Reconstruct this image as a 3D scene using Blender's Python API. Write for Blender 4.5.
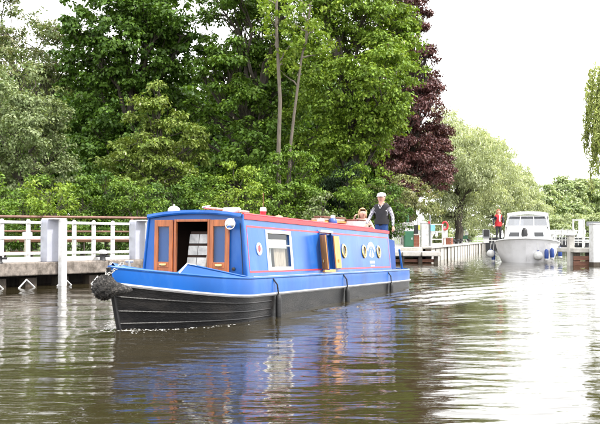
import bpy, bmesh, math, random
import numpy as np
from mathutils import Vector, Matrix, noise as mnoise
from mathutils.geometry import tessellate_polygon
for o in list(bpy.data.objects): bpy.data.objects.remove(o)
scene = bpy.context.scene
C = scene.collection
PI = math.pi
R = math.radians

# ------------------------------------------------------------------ camera
F_PX, CAM_H, HORIZON = 852.0, 1.30, 237.1          # focal length and horizon row of the 600x424 photograph
cd = bpy.data.cameras.new('camera'); cam = bpy.data.objects.new('camera', cd); C.objects.link(cam)
cd.sensor_width = 36; cd.lens = F_PX / 600 * 36; cd.clip_end = 6000; cd.clip_start = .1
cam.location = (0, 0, CAM_H); cam.rotation_euler = (PI/2 + math.atan((HORIZON - 212) / F_PX), 0, 0)
scene.camera = cam
# ------------------------------------------------------------------ sky, sun, exposure
SUN_EL, SUN_AZ = R(52), R(112)                      # azimuth clockwise from +Y (sun to the right, a little behind the camera)
w = bpy.data.worlds.new('World'); scene.world = w; w.use_nodes = True
nt = w.node_tree; nt.nodes.clear()
sky = nt.nodes.new('ShaderNodeTexSky'); sky.sky_type = 'NISHITA'; sky.sun_disc = False
sky.sun_elevation = SUN_EL; sky.sun_rotation = SUN_AZ; sky.dust_density = 4; sky.air_density = 1
hs = nt.nodes.new('ShaderNodeHueSaturation'); hs.inputs['Saturation'].default_value = .35
cloud = nt.nodes.new('ShaderNodeMixRGB'); cloud.inputs[0].default_value = .72      # thin bright overcast over the blue
cloud.inputs[2].default_value = (42, 42.1, 42.3, 1)
bg = nt.nodes.new('ShaderNodeBackground'); bg.inputs[1].default_value = .10
wo = nt.nodes.new('ShaderNodeOutputWorld')
L = nt.links.new
L(sky.outputs[0], hs.inputs['Color']); L(hs.outputs[0], cloud.inputs[1]); L(cloud.outputs[0], bg.inputs[0]); L(bg.outputs[0], wo.inputs[0])
sd = bpy.data.lights.new('sun', 'SUN'); sd.energy = 5.0; sd.angle = R(4); sd.color = (1, .95, .87)
sun = bpy.data.objects.new('sun', sd); C.objects.link(sun)
sdir = Vector((math.sin(SUN_AZ)*math.cos(SUN_EL), math.cos(SUN_AZ)*math.cos(SUN_EL), math.sin(SUN_EL)))
sun.rotation_euler = sdir.to_track_quat('Z', 'Y').to_euler()
scene.view_settings.view_transform = 'Standard'; scene.view_settings.look = 'None'
scene.view_settings.exposure = .2; scene.view_settings.gamma = 1

# ------------------------------------------------------------------ materials
def mat(name, col, rough=.6, var=.15, scale=4, bump=0, bscale=40, metal=0, spec=.5, col2=None, dirt=None, dscale=1.5, damt=.5, stretch=(1, 1, 1)):
    m = bpy.data.materials.new(name); m.use_nodes = True
    n = m.node_tree.nodes; l = m.node_tree.links.new; p = n['Principled BSDF']
    p.inputs['Roughness'].default_value = rough; p.inputs['Metallic'].default_value = metal
    p.inputs['Specular IOR Level'].default_value = spec
    tc = n.new('ShaderNodeTexCoord'); mp = n.new('ShaderNodeMapping'); mp.inputs['Scale'].default_value = stretch
    l(tc.outputs['Object'], mp.inputs[0])
    no = n.new('ShaderNodeTexNoise'); no.inputs['Scale'].default_value = scale; no.inputs['Detail'].default_value = 6
    l(mp.outputs[0], no.inputs['Vector'])
    rp = n.new('ShaderNodeValToRGB'); c2 = col2 or tuple(c*(1-var) for c in col)
    rp.color_ramp.elements[0].position = .3; rp.color_ramp.elements[1].position = .7
    rp.color_ramp.elements[0].color = (*c2, 1); rp.color_ramp.elements[1].color = (*[min(1, c*(1+var*.5)) for c in col], 1)
    l(no.outputs[0], rp.inputs[0]); out = rp.outputs[0]
    if dirt:
        n2 = n.new('ShaderNodeTexNoise'); n2.inputs['Scale'].default_value = dscale; n2.inputs['Detail'].default_value = 8; n2.inputs['Roughness'].default_value = .7
        l(mp.outputs[0], n2.inputs['Vector'])
        r2 = n.new('ShaderNodeValToRGB'); r2.color_ramp.elements[0].position = .48; r2.color_ramp.elements[1].position = .72
        r2.color_ramp.elements[0].color = (0, 0, 0, 1); r2.color_ramp.elements[1].color = (damt, damt, damt, 1)
        l(n2.outputs[0], r2.inputs[0])
        mx = n.new('ShaderNodeMixRGB'); mx.inputs[2].default_value = (*dirt, 1); l(r2.outputs[0], mx.inputs[0]); l(out, mx.inputs[1]); out = mx.outputs[0]
    l(out, p.inputs['Base Color'])
    if bump:
        nb = n.new('ShaderNodeTexNoise'); nb.inputs['Scale'].default_value = bscale; nb.inputs['Detail'].default_value = 5
        l(mp.outputs[0], nb.inputs['Vector'])
        b = n.new('ShaderNodeBump'); b.inputs['Strength'].default_value = bump; b.inputs['Distance'].default_value = .02
        l(nb.outputs[0], b.inputs['Height']); l(b.outputs[0], p.inputs['Normal'])
    return m
M = {}
M['blue'] = mat('blue_paint', (.007, .085, .34), .28, .3, 1.3, .25, 1.8, spec=.35, dirt=(.05, .15, .38), dscale=2.2, damt=.6, stretch=(1, 1, .45))
M['bluedark'] = mat('dark_blue_paint', (.008, .05, .22), .35, .15, 3)
M['red'] = mat('red_paint', (.55, .035, .05), .4, .15, 5)
M['hullblack'] = mat('hull_blacking', (.005, .005, .006), .35, .3, 6, .25, 25, spec=.25, dirt=(.045, .040, .036), dscale=.9, damt=.6, stretch=(1, 1, 3))
M['rubstrip'] = mat('worn_rubbing_strip', (.26, .26, .27), .45, .3, 4, .1, dirt=(.2, .17, .15), dscale=3)
M['white'] = mat('white_paint', (.62, .62, .62), .5, .08, 3, .1, 30, dirt=(.30, .28, .23), dscale=5, damt=.8)
M['whiteshaded'] = mat('shaded_white_paint', (.36, .37, .43), .55, .1, 3, .1, 30, dirt=(.26, .25, .24), dscale=2.5, damt=.6)  # white pillar panels, with the shade on that face put into the colour
M['whitegrp'] = mat('white_gelcoat', (.85, .85, .85), .25, .03, 2)
M['hullgrp'] = mat('grey_white_gelcoat', (.84, .83, .85), .35, .05, 2, dirt=(.42, .41, .4), dscale=1.4, damt=.4)
M['wood'] = mat('orange_varnished_wood', (.62, .27, .07), .4, .35, 6, .1, 30, stretch=(6, 6, .6))
M['wooddark'] = mat('red_brown_door_wood', (.36, .105, .03), .35, .35, 6, .1, 30, stretch=(6, 6, .6))
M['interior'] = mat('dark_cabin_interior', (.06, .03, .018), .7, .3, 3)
M['curtain'] = mat('pale_curtain', (.55, .42, .33), .8, .35, 10, .3, 15, stretch=(6, 6, .4))
M['blind'] = mat('cream_blind', (.8, .78, .68), .7, .08, 4)
M['paper'] = mat('white_paper', (.75, .74, .7), .7, .2, 9, dirt=(.35, .35, .35), dscale=8, damt=.7)
M['brass'] = mat('brass', (.75, .52, .2), .28, .2, 8, metal=1)
M['chrome'] = mat('chrome', (.8, .8, .82), .12, .05, 8, metal=1)
M['alu'] = mat('grey_aluminium', (.55, .56, .58), .35, .1, 8, metal=.7)
M['rope'] = mat('black_rope', (.014, .012, .011), .85, .5, 30, .9, 60, col2=(.004, .004, .004), dirt=(.16, .145, .13), dscale=26, damt=.8)
M['rubber'] = mat('black_rubber', (.012, .012, .013), .6, .3, 10, .2)
M['chain'] = mat('grey_chain', (.35, .34, .32), .4, .4, 20, metal=.6)
M['concrete'] = mat('stained_concrete', (.21, .18, .155), .85, .45, 7, .7, 18, dirt=(.045, .035, .025), dscale=4.5, damt=1.0, stretch=(1, 1, .8))
M['concretepale'] = mat('pale_concrete', (.52, .5, .46), .85, .2, 2.5, .4, 18, dirt=(.25, .22, .19), dscale=2, damt=.7)
M['timber'] = mat('dark_wet_timber', (.06, .045, .033), .75, .5, 4, .6, 12, dirt=(.03, .045, .02), dscale=2, stretch=(4, 4, .7))
M['redtimber'] = mat('red_brown_timber', (.15, .065, .04), .75, .4, 4, .6, 12, stretch=(.7, 4, 4))
M['rust'] = mat('brown_painted_metal', (.16, .075, .055), .6, .35, 5, .2, dirt=(.28, .14, .11), dscale=3)
M['greytimber'] = mat('weathered_timber', (.33, .29, .25), .8, .35, 5, .5, 14, stretch=(4, 4, .6))
M['green'] = mat('dark_green_paint', (.015, .11, .055), .4, .12, 4)
M['brick'] = mat('red_brick', (.27, .09, .055), .8, .3, 12, .4)
M['mortar'] = mat('mortar', (.35, .32, .28), .9, .2, 10)
M['yellow'] = mat('yellow_green_paint', (.6, .65, .08), .5)
M['paleblue'] = mat('pale_blue_paint', (.2, .5, .75), .5)
M['navy'] = mat('navy_vinyl', (.02, .06, .26), .4, .1, 5)
M['black'] = mat('black_paint', (.015, .015, .017), .45, .2, 6)
M['grey'] = mat('grey_paint', (.22, .23, .25), .5, .15, 5)
M['skin'] = mat('skin', (.55, .30, .22), .5, .12, 12)
M['bark'] = mat('brown_bark', (.06, .05, .038), .9, .5, 5, .9, 14, stretch=(3, 3, .5))
M['barkpale'] = mat('pale_bark', (.12, .10, .08), .9, .4, 5, .8, 14, dirt=(.1, .09, .06), stretch=(3, 3, .5))
M['vest'] = mat('dark_knit_vest', (.022, .021, .024), .95, .3, 60, .4, 90)
M['shirt'] = None
M['jeans'] = mat('blue_jeans', (.02, .06, .2), .9, .3, 40, .3, 90)
M['darktrouser'] = mat('dark_trousers', (.03, .03, .035), .9, .3, 40, .3)
M['redjacket'] = mat('red_jacket', (.45, .018, .025), .8, .25, 20, .3, 50)
M['navyjacket'] = mat('navy_jacket', (.012, .014, .03), .8, .25, 20, .3, 50)
M['pinktop'] = mat('pale_pink_top', (.62, .42, .38), .85, .15, 20, .2, 50)
M['blond'] = mat('blond_hair', (.52, .36, .19), .6, .5, 40, .8, 60, stretch=(3, 3, .5))
M['ginger'] = mat('light_ginger_hair', (.50, .22, .10), .6, .5, 40, .8, 60, stretch=(3, 3, .5))
M['greyhair'] = mat('grey_hair', (.35, .32, .30), .7, .4, 40, .8, 60)
M['capwhite'] = mat('white_cotton', (.78, .76, .74), .85, .08, 20, .2)
M['canvas'] = mat('grey_canvas', (.42, .43, .46), .8, .15, 6, .2)
M['foam'] = mat('foam', (.8, .8, .78), .8, .1, 10)
M['blossom'] = mat('cream_blossom', (.45, .42, .3), .8, .2, 5)
# checked shirt
m = bpy.data.materials.new('checked_shirt'); m.use_nodes = True; n = m.node_tree.nodes; l = m.node_tree.links.new
tc = n.new('ShaderNodeTexCoord'); ck = n.new('ShaderNodeTexChecker'); ck.inputs['Scale'].default_value = 22
ck.inputs[1].default_value = (.5, .49, .5, 1); ck.inputs[2].default_value = (.2, .19, .22, 1)
l(tc.outputs['Object'], ck.inputs[0]); l(ck.outputs[0], n['Principled BSDF'].inputs['Base Color']); n['Principled BSDF'].inputs['Roughness'].default_value = .9
M['shirt'] = m
# glass
def glass(name, tint, alpha_mix):
    m = bpy.data.materials.new(name); m.use_nodes = True; n = m.node_tree.nodes; l = m.node_tree.links.new
    n.remove(n['Principled BSDF'])
    tr = n.new('ShaderNodeBsdfTransparent'); tr.inputs[0].default_value = (*tint, 1)
    gl = n.new('ShaderNodeBsdfGlossy'); gl.inputs['Roughness'].default_value = .03
    ge = n.new('ShaderNodeNewGeometry'); dt = n.new('ShaderNodeVectorMath'); dt.operation = 'DOT_PRODUCT'; l(ge.outputs['Incoming'], dt.inputs[0]); l(ge.outputs['Normal'], dt.inputs[1])
    ab = n.new('ShaderNodeMath'); ab.operation = 'ABSOLUTE'; l(dt.outputs['Value'], ab.inputs[0])
    om = n.new('ShaderNodeMath'); om.operation = 'SUBTRACT'; om.inputs[0].default_value = 1; l(ab.outputs[0], om.inputs[1])
    pw = n.new('ShaderNodeMath'); pw.operation = 'POWER'; pw.inputs[1].default_value = 5; l(om.outputs[0], pw.inputs[0])      # Schlick's Fresnel
    fr = n.new('ShaderNodeMath'); fr.operation = 'MULTIPLY_ADD'; fr.inputs[1].default_value = .5; fr.inputs[2].default_value = .02; l(pw.outputs[0], fr.inputs[0])
    ad = n.new('ShaderNodeMath'); ad.operation = 'ADD'; ad.inputs[1].default_value = alpha_mix; ad.use_clamp = True
    mx = n.new('ShaderNodeMixShader'); l(fr.outputs[0], ad.inputs[0]); l(ad.outputs[0], mx.inputs[0]); l(tr.outputs[0], mx.inputs[1]); l(gl.outputs[0], mx.inputs[2])
    l(mx.outputs[0], n['Material Output'].inputs[0]); return m
M['glass'] = glass('window_glass', (.85, .88, .88), 0)
M['screen'] = glass('windscreen_glass', (.7, .72, .76), .16)
M['glassdark'] = glass('tinted_glass', (.3, .33, .35), .05)
# leaves: each leaf stores its colour on its corners; distant palettes include haze
def leafmat(name, rough=.5, trans=.24):
    m = bpy.data.materials.new(name); m.use_nodes = True; n = m.node_tree.nodes; l = m.node_tree.links.new
    p = n['Principled BSDF']; p.inputs['Roughness'].default_value = rough; p.inputs['Specular IOR Level'].default_value = .28
    at = n.new('ShaderNodeAttribute'); at.attribute_name = 'leaf_colour'
    no = n.new('ShaderNodeTexNoise'); no.inputs['Scale'].default_value = .6; tc = n.new('ShaderNodeTexCoord'); l(tc.outputs['Object'], no.inputs[0])
    hv = n.new('ShaderNodeHueSaturation'); mr = n.new('ShaderNodeMapRange'); mr.inputs['To Min'].default_value = .8; mr.inputs['To Max'].default_value = 1.2
    l(no.outputs[0], mr.inputs[0]); l(mr.outputs[0], hv.inputs['Value']); l(at.outputs['Color'], hv.inputs['Color']); l(hv.outputs[0], p.inputs['Base Color'])
    t = n.new('ShaderNodeBsdfTranslucent'); g = n.new('ShaderNodeMixRGB'); g.blend_type = 'MULTIPLY'; g.inputs[0].default_value = 1; g.inputs[2].default_value = (1.25, 1.2, .55, 1)
    l(hv.outputs[0], g.inputs[1]); l(g.outputs[0], t.inputs[0])
    mx = n.new('ShaderNodeMixShader'); mx.inputs[0].default_value = trans
    l(p.outputs[0], mx.inputs[1]); l(t.outputs[0], mx.inputs[2]); l(mx.outputs[0], n['Material Output'].inputs[0]); return m
M['leaf'] = leafmat('green_leaf')
M['leafmatte'] = leafmat('matte_leaf', .6, .25)
M['leafdark'] = leafmat('copper_leaf', .35, .12)
# grass
M['grass'] = mat('grass', (.085, .13, .03), .9, .45, 1.2, .6, 25, dirt=(.14, .12, .06), dscale=.6, damt=.5)
M['bed'] = mat('river_bed', (.06, .05, .03), .9)
# water
def watermat():
    m = bpy.data.materials.new('river_water'); m.use_nodes = True; n = m.node_tree.nodes; l = m.node_tree.links.new
    p = n['Principled BSDF']; p.inputs['Base Color'].default_value = (.024, .019, .009, 1); p.inputs['Roughness'].default_value = .015
    p.inputs['IOR'].default_value = 1.36
    tc = n.new('ShaderNodeTexCoord'); mp = n.new('ShaderNodeMapping'); mp.inputs['Scale'].default_value = (.8, 3.2, 1)
    mp.inputs['Rotation'].default_value = (0, 0, R(6)); l(tc.outputs['Object'], mp.inputs[0])
    a = n.new('ShaderNodeTexNoise'); a.inputs['Scale'].default_value = 3.2; a.inputs['Detail'].default_value = 3; a.inputs['Roughness'].default_value = .5; a.inputs['Distortion'].default_value = .4
    b = n.new('ShaderNodeTexNoise'); b.inputs['Scale'].default_value = .5; b.inputs['Detail'].default_value = 2
    l(mp.outputs[0], a.inputs[0]); l(tc.outputs['Object'], b.inputs[0])
    mr = n.new('ShaderNodeMapRange'); mr.inputs['From Min'].default_value = .35; mr.inputs['From Max'].default_value = .7; mr.inputs['To Min'].default_value = .35; mr.inputs['To Max'].default_value = 1
    l(b.outputs[0], mr.inputs[0])
    mu = n.new('ShaderNodeMath'); mu.operation = 'MULTIPLY'; l(a.outputs[0], mu.inputs[0]); l(mr.outputs[0], mu.inputs[1])
    bp = n.new('ShaderNodeBump'); bp.inputs['Strength'].default_value = WATER_BUMP; bp.inputs['Distance'].default_value = .06; l(mu.outputs[0], bp.inputs['Height']); l(bp.outputs[0], p.inputs['Normal'])
    return m
WATER_BUMP = .15
M['water'] = watermat()

# ------------------------------------------------------------------ mesh helpers
def empty(name, loc=(0, 0, 0), rot=(0, 0, 0)):
    o = bpy.data.objects.new(name, None); C.objects.link(o); o.location = loc; o.rotation_euler = rot; o.empty_display_size = .2; return o
def tag(o, label, cat=None, group=None):
    o['label'] = label
    if cat: o['category'] = cat
    if group: o['group'] = group
    return o
def thing(name, label, cat, loc=(0, 0, 0), rz=0, group=None): return tag(empty(name, loc, (0, 0, rz)), label, cat, group)
class MB:
    def __init__(s): s.v = []; s.f = []
    def add(s, v, f):
        k = len(s.v); s.v += [tuple(x) for x in v]; s.f += [tuple(i+k for i in q) for q in f]; return s
    def box(s, c, d, rz=0, bev=0):
        x, y, z = d[0]/2, d[1]/2, d[2]/2; M3 = Matrix.Rotation(rz, 3, 'Z'); c = Vector(c)
        if bev <= 0:
            vs = [(i*x, j*y, k*z) for k in (-1, 1) for j in (-1, 1) for i in (-1, 1)]
            fs = [(0, 2, 3, 1), (4, 5, 7, 6), (0, 1, 5, 4), (2, 6, 7, 3), (0, 4, 6, 2), (1, 3, 7, 5)]
        else:
            b = min(bev, x*.9, y*.9, z*.9); vs = []; fs = []
            ring = lambda zz, ins: [(x-ins, y-ins-(b if ins == 0 else 0), zz)]
            def oct(zz, e): return [(x-e, y-e-b, zz), (x-e-b, y-e, zz), (-x+e+b, y-e, zz), (-x+e, y-e-b, zz), (-x+e, -y+e+b, zz), (-x+e+b, -y+e, zz), (x-e-b, -y+e, zz), (x-e, -y+e+b, zz)]
            for zz, e in ((-z, b*.6), (-z+b, 0), (z-b, 0), (z, b*.6)): vs += oct(zz, e)
            for k in range(3):
                for i in range(8): fs.append((k*8+i, k*8+(i+1) % 8, k*8+8+(i+1) % 8, k*8+8+i))
            fs.append(tuple(range(7, -1, -1))); fs.append(tuple(range(24, 32)))
        return s.add([c + M3 @ Vector(p) for p in vs], fs)
    def tube(s, pts, r, n=8, cap=True, flat=1.0):
        pts = [Vector(p) for p in pts]; m = len(pts); rs = r if isinstance(r, (list, tuple)) else [r]*m
        vs = []; up = None
        for i, p in enumerate(pts):
            t = (pts[min(i+1, m-1)] - pts[max(i-1, 0)]).normalized()
            if up is None: up = Vector((0, 0, 1)) if abs(t.z) < .9 else Vector((1, 0, 0))
            a = t.cross(up)
            if a.length < 1e-4: a = t.cross(Vector((1, .3, 0)))
            a.normalize(); b = a.cross(t).normalized(); up = b
            for k in range(n):
                q = 2*PI*k/n; vs.append(p + a*math.cos(q)*rs[i] + b*math.sin(q)*rs[i]*flat)
        fs = [(i*n+k, i*n+(k+1) % n, (i+1)*n+(k+1) % n, (i+1)*n+k) for i in range(m-1) for k in range(n)]
        if cap: fs += [tuple(range(n-1, -1, -1)), tuple(range((m-1)*n, m*n))]
        return s.add(vs, fs)
    def lathe(s, prof, n=16, c=(0, 0, 0), axis='Z', ax=None, cap=True):
        q = Vector((0, 0, 1)).rotation_difference(Vector(ax)) if ax else None
        vs = []
        for r, z in prof:
            for k in range(n):
                p = Vector((r*math.cos(2*PI*k/n), r*math.sin(2*PI*k/n), z))
                if q: p = q @ p
                vs.append(p + Vector(c))
        m = len(prof); fs = [(i*n+k, i*n+(k+1) % n, (i+1)*n+(k+1) % n, (i+1)*n+k) for i in range(m-1) for k in range(n)]
        if cap: fs += [tuple(range(n-1, -1, -1)), tuple(range((m-1)*n, m*n))]
        else: fs += [((m-1)*n+k, (m-1)*n+(k+1) % n, (k+1) % n, k) for k in range(n)]
        return s.add(vs, fs)
    def prism(s, poly, z0, z1):
        n = len(poly); vs = [(x, y, z0) for x, y in poly] + [(x, y, z1) for x, y in poly]
        fs = [(i, (i+1) % n, n+(i+1) % n, n+i) for i in range(n)] + [tuple(range(n-1, -1, -1)), tuple(range(n, 2*n))]
        return s.add(vs, fs)
    def loft(s, rings, closed=False, caps=False):
        n = len(rings[0]); vs = [p for r in rings for p in r]; m = len(rings); kk = n if closed else n-1
        fs = [(i*n+k, i*n+(k+1) % n, (i+1)*n+(k+1) % n, (i+1)*n+k) for i in range(m-1) for k in range(kk)]
        if caps: fs += [tuple(range(n-1, -1, -1)), tuple(range((m-1)*n, m*n))]
        return s.add(vs, fs)
    def slab(s, quad, nrm, th):
        a = [Vector(p) for p in quad]; nn = Vector(nrm).normalized()*th; k = len(a); vs = a + [p+nn for p in a]
        return s.add(vs, [(i, (i+1) % k, k+(i+1) % k, k+i) for i in range(k)] + [tuple(range(k-1, -1, -1)), tuple(range(k, 2*k))])
    def build(s, name, m, parent=None, smooth=False, loc=None, label=None, kind=None, bevel=0):
        me = bpy.data.meshes.new(name); me.from_pydata(s.v, [], s.f); me.update()
        bm = bmesh.new(); bm.from_mesh(me); bmesh.ops.recalc_face_normals(bm, faces=bm.faces); bm.to_mesh(me); bm.free()
        o = bpy.data.objects.new(name, me); C.objects.link(o); me.materials.append(M[m] if isinstance(m, str) else m)
        if smooth:
            me.polygons.foreach_set('use_smooth', [True]*len(me.polygons))
            me.set_sharp_from_angle(angle=R(40))
        if loc: o.location = loc
        if parent: o.parent = parent
        if label: o['label'] = label
        if kind: o['kind'] = kind
        if bevel:
            b = o.modifiers.new('bevel', 'BEVEL'); b.width = bevel; b.segments = 2; b.limit_method = 'ANGLE'
        return o
def at(px, d, py=None, z=None):
    """point at depth d seen at photo column px (row py or height z)"""
    x = (px-300)/F_PX*d
    if z is None: z = CAM_H + (HORIZON-py)/F_PX*d
    return Vector((x, d, z))
def dup(root, loc=None, rz=None, label=None):
    r = root.copy(); C.objects.link(r)
    if loc is not None: r.location = loc
    if rz is not None: r.rotation_euler = (0, 0, rz)
    if label: r['label'] = label
    for ch in list(root.children):
        c = ch.copy(); C.objects.link(c); c.parent = r
        for g in ch.children:
            d = g.copy(); C.objects.link(d); d.parent = c
    return r

# ------------------------------------------------------------------ ground, river
FE = Vector((2.75, 3.5, 0)).normalized(); FP = Vector((-7.6, 21.6, 0)); FN = Vector((-FE.y, FE.x, 0))     # left quay line, FN points inland
def fence_t(px):
    k = (px-300)/F_PX; return (k*FP.y - FP.x) / (FE.x - k*FE.y)
def fq(t, off=0, z=0): p = FP + FE*t + FN*off; return Vector((p.x, p.y, z))
LAND_Z = .58
Q0, Q1 = Vector((6.55, 43.5, 0)), Vector((18.6, 86, 0))                # piled quay of the lock island
edge = [fq(-75, 1.2), fq(16.5, 1.2), Vector((3.2, 45.0, 0)), Vector((6.0, 45.2, 0)), Q1 + Vector((-.7, .3, 0)), Vector((21, 97, 0)), Vector((32, 97, 0)),
        Vector((31, 92, 0)), Vector((17.5, 47, 0)), Vector((14.2, 40.2, 0)), Vector((15.5, 37.6, 0)), Vector((30, 33, 0)), Vector((60, 12, 0)), Vector((90, -30, 0))]
ring = [(p.x, p.y) for p in edge] + [(3000, -200), (3000, 3000), (-3000, 3000), (-3000, -200)]
tri = tessellate_polygon([[Vector((x, y, 0)) for x, y in ring]])
g = MB(); g.add([(x, y, LAND_Z) for x, y in ring] + [(x, y, -1.2) for x, y in ring], list(tri) + [(i, i+1, len(ring)+i+1, len(ring)+i) for i in range(len(edge)-1)])
o = g.build('ground', 'grass'); o['kind'] = 'structure'
g = MB(); g.add([(-3000, -3000, -1.25), (3000, -3000, -1.25), (3000, 3000, -1.25), (-3000, 3000, -1.25)], [(0, 1, 2, 3)])
o = g.build('river_bed', 'bed'); o['kind'] = 'structure'

# narrowboat frame of reference (u towards the stern, v to image right, w up)
BX, BY, BTH, BPITCH = -1.694, 13.6, .37, .023
BS, BC = math.sin(BTH), math.cos(BTH)
def bworld(u, v, z=0): return Vector((BX + BS*u + BC*v, BY + BC*u - BS*v, z))

rng = np.random.default_rng(7)
def wave_height(x, y):
    h = np.zeros_like(x)
    rr = np.random.default_rng(3)
    for i in range(46):
        lam = (.17*(.75/.17)**rr.random()) if i % 4 else rr.uniform(.8, 2.0); k = 2*PI/lam
        d = R(87) + rr.normal(0, .30 if i % 3 else .7); ph = rr.random()*6.28
        sl = .0098*(lam/.5)**-.15
        env = .6 + .4*np.sin(x*rr.uniform(.15, .5) + y*rr.uniform(.15, .5) + rr.random()*6)
        h += sl/k*env*np.sin(k*(x*math.cos(d) + y*math.sin(d)) + ph)
    # wake of the narrowboat: diverging trains on both sides of its track, and the wash behind the stern
    u = (x-BX)*BS + (y-BY)*BC; v = (x-BX)*BC - (y-BY)*BS
    for sgn in (1, -1):
        s = sgn*v; q = u + 2.1
        ang = np.arctan2(s - .1, np.maximum(q, .05))
        env = np.exp(-((ang - R(15))/R(10))**2) * np.exp(-q/22) * (q > 0) * np.clip((s-.9)/.5, 0, 1)
        a = R(50); h += .034*env*np.sin(2*PI/1.0*(q*math.cos(a)*.9 - s*math.sin(a)*1.25))
        h += .016*env*np.sin(2*PI/.47*(q*math.cos(a)*.8 - s*math.sin(a)*1.3) + 1)
    q = u - 11.2; env = np.exp(-(v/(1.2+.18*np.maximum(q, 0)))**2)*np.exp(-np.maximum(q, 0)/9)*np.clip(q/.6, 0, 1)
    h += .032*env*np.sin(2*PI/.9*q + 2*np.sin(v*2)) + .012*env*np.sin(7*v + 4*q)
    # small bow wave hugging the stem
    q = np.hypot(u+2.05, v*1.0); h += .05*np.exp(-(q/.45)**2)
    return h
X0w, X1w, Y0w, Y1w = -15.0, 19.0, 3.6, 62.0
ys = Y0w*np.exp(np.linspace(0, math.log(Y1w/Y0w), 430)); xs = np.linspace(X0w, X1w, 520)
gx, gy = np.meshgrid(xs, ys)
ed = np.clip(np.minimum(np.minimum(gx-X0w, X1w-gx)/2, np.minimum((gy-Y0w)/.6, (Y1w-gy)/8)), 0, 1)
gz = wave_height(gx, gy)*ed
nx, ny = len(xs), len(ys)
V = np.stack([gx, gy, gz], -1).reshape(-1, 3)
i0 = (np.arange(ny-1)[:, None]*nx + np.arange(nx-1)[None]).reshape(-1)
Fq = np.stack([i0, i0+1, i0+nx+1, i0+nx], -1)
B = 150
fr = np.array([(-B, -B, 0), (B, -B, 0), (B, B, 0), (-B, B, 0), (X0w, Y0w, 0), (X1w, Y0w, 0), (X1w, Y1w, 0), (X0w, Y1w, 0)], float); k = len(V)
V = np.concatenate([V, fr]); Fq = np.concatenate([Fq, k+np.array([(0, 1, 5, 4), (1, 2, 6, 5), (2, 3, 7, 6), (3, 0, 4, 7)])])
def fastmesh(name, V, Fq, m, parent=None, smooth=False, cols=None):
    me = bpy.data.meshes.new(name); me.vertices.add(len(V)); me.vertices.foreach_set('co', V.astype(np.float32).ravel())
    n = Fq.shape[1]; me.loops.add(Fq.size); me.loops.foreach_set('vertex_index', Fq.astype(np.int32).ravel())
    me.polygons.add(len(Fq)); me.polygons.foreach_set('loop_start', np.arange(len(Fq), dtype=np.int32)*n)
    me.polygons.foreach_set('loop_total', np.full(len(Fq), n, np.int32))
    if smooth: me.polygons.foreach_set('use_smooth', np.ones(len(Fq), bool))
    me.update(calc_edges=True)
    if cols is not None:
        a = me.color_attributes.new('leaf_colour', 'FLOAT_COLOR', 'POINT'); a.data.foreach_set('color', cols.astype(np.float32).ravel())
    me.materials.append(M[m] if isinstance(m, str) else m)
    o = bpy.data.objects.new(name, me); C.objects.link(o)
    if parent: o.parent = parent
    return o
o = fastmesh('water', V, Fq, 'water', smooth=True); o['kind'] = 'structure'

# foam where the stem cuts the water
fm = MB(); rf = random.Random(5)
for i in range(300):
    if i < 200:
        s = rf.choice((-1, 1)); t = rf.random()**1.6*1.5; u = -2.12 + t + rf.gauss(0, .05); v = s*(.06 + t*.62 + abs(rf.gauss(0, .10)))
    else:
        u = rf.uniform(-2.3, -1.6); v = rf.gauss(0, .22)
    p = bworld(u, v); z = float(wave_height(np.array([p.x]), np.array([p.y]))[0])
    r = rf.uniform(.003, .011); n = 6; ph = rf.random()*6
    fm.add([(p.x + r*rf.uniform(1.0, 3.2)*math.cos(ph+6.283*k/n), p.y + r*.9*math.sin(ph+6.283*k/n), z) for k in range(n)] + [(p.x, p.y, z+r*.2)], [(k, (k+1) % n, n) for k in range(n)])
o = fm.build('bow_foam', 'foam', smooth=True); o['kind'] = 'stuff'; tag(o, 'white foam along the waterline at the narrowboat bow', 'foam')

# ------------------------------------------------------------------ left quay: walkway on piles, white railing, white pillars
q = thing('concrete_walkway', 'stained concrete walkway edge on dark piles below the white railing', 'walkway', fq(0, 0, 0))
def rel(p): return Vector(p) - Vector(q.location)
t = -14.0; i = 0; rq = random.Random(2)
while t < 15:
    ln = 5.8
    b = MB(); c = fq(t+ln/2, .55, .47); b.box(rel(c), (ln-.012, 1.3, .34), math.atan2(FE.y, FE.x), .025); b.build('edge_beam', 'concrete', q)
    t += ln
for px in (-40, 3, 34, 66, 97, 130, 165):
    tt = fence_t(px); b = MB(); b.box(rel(fq(tt, .25, -.3)), (.34, .3, 1.06), math.atan2(FE.y, FE.x)); b.build('pile', 'timber', q)
b = MB(); b.box(rel(fq(.5, 1.12, -.3)), (29, .1, 1.05), math.atan2(FE.y, FE.x)); b.build('back_wall', 'timber', q)
for px in (-8, 24, 61.5, 95, 128):
    tt = fence_t(px); b = MB()
    b.tube([rel(fq(tt-.36, -.16, -.12)), rel(fq(tt, -.13, .20)), rel(fq(tt+.36, -.16, -.12))], .022, 6); b.build('strut', 'white', q)
rl = thing('white_railing', 'white post and rail fence along the left walkway', 'railing', fq(0, .25, .64))
def rel2(p): return Vector(p) - Vector(rl.location)
az = math.atan2(FE.y, FE.x)
def railing(t0, t1, posts):
    for z, h, th in ((1.69, .07, .07), (1.285, .075, .05), (.87, .075, .05), (.705, .13, .06)):
        b = MB(); b.box(rel2(fq((t0+t1)/2, .25, z)), (t1-t0, th, h), az, .012); b.build('rail', 'white', rl)
    for tt in posts:
        b = MB(); b.box(rel2(fq(tt, .30, 1.165)), (.095, .095, 1.04), az, .012); o = b.build('post', 'white', rl)
        b = MB(); b.lathe([(.055, 0), (.06, .03), (.045, .06), (.015, .075)], 10, rel2(fq(tt, .30, 1.70))); b.build('post_cap', 'white', o, True)
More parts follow.
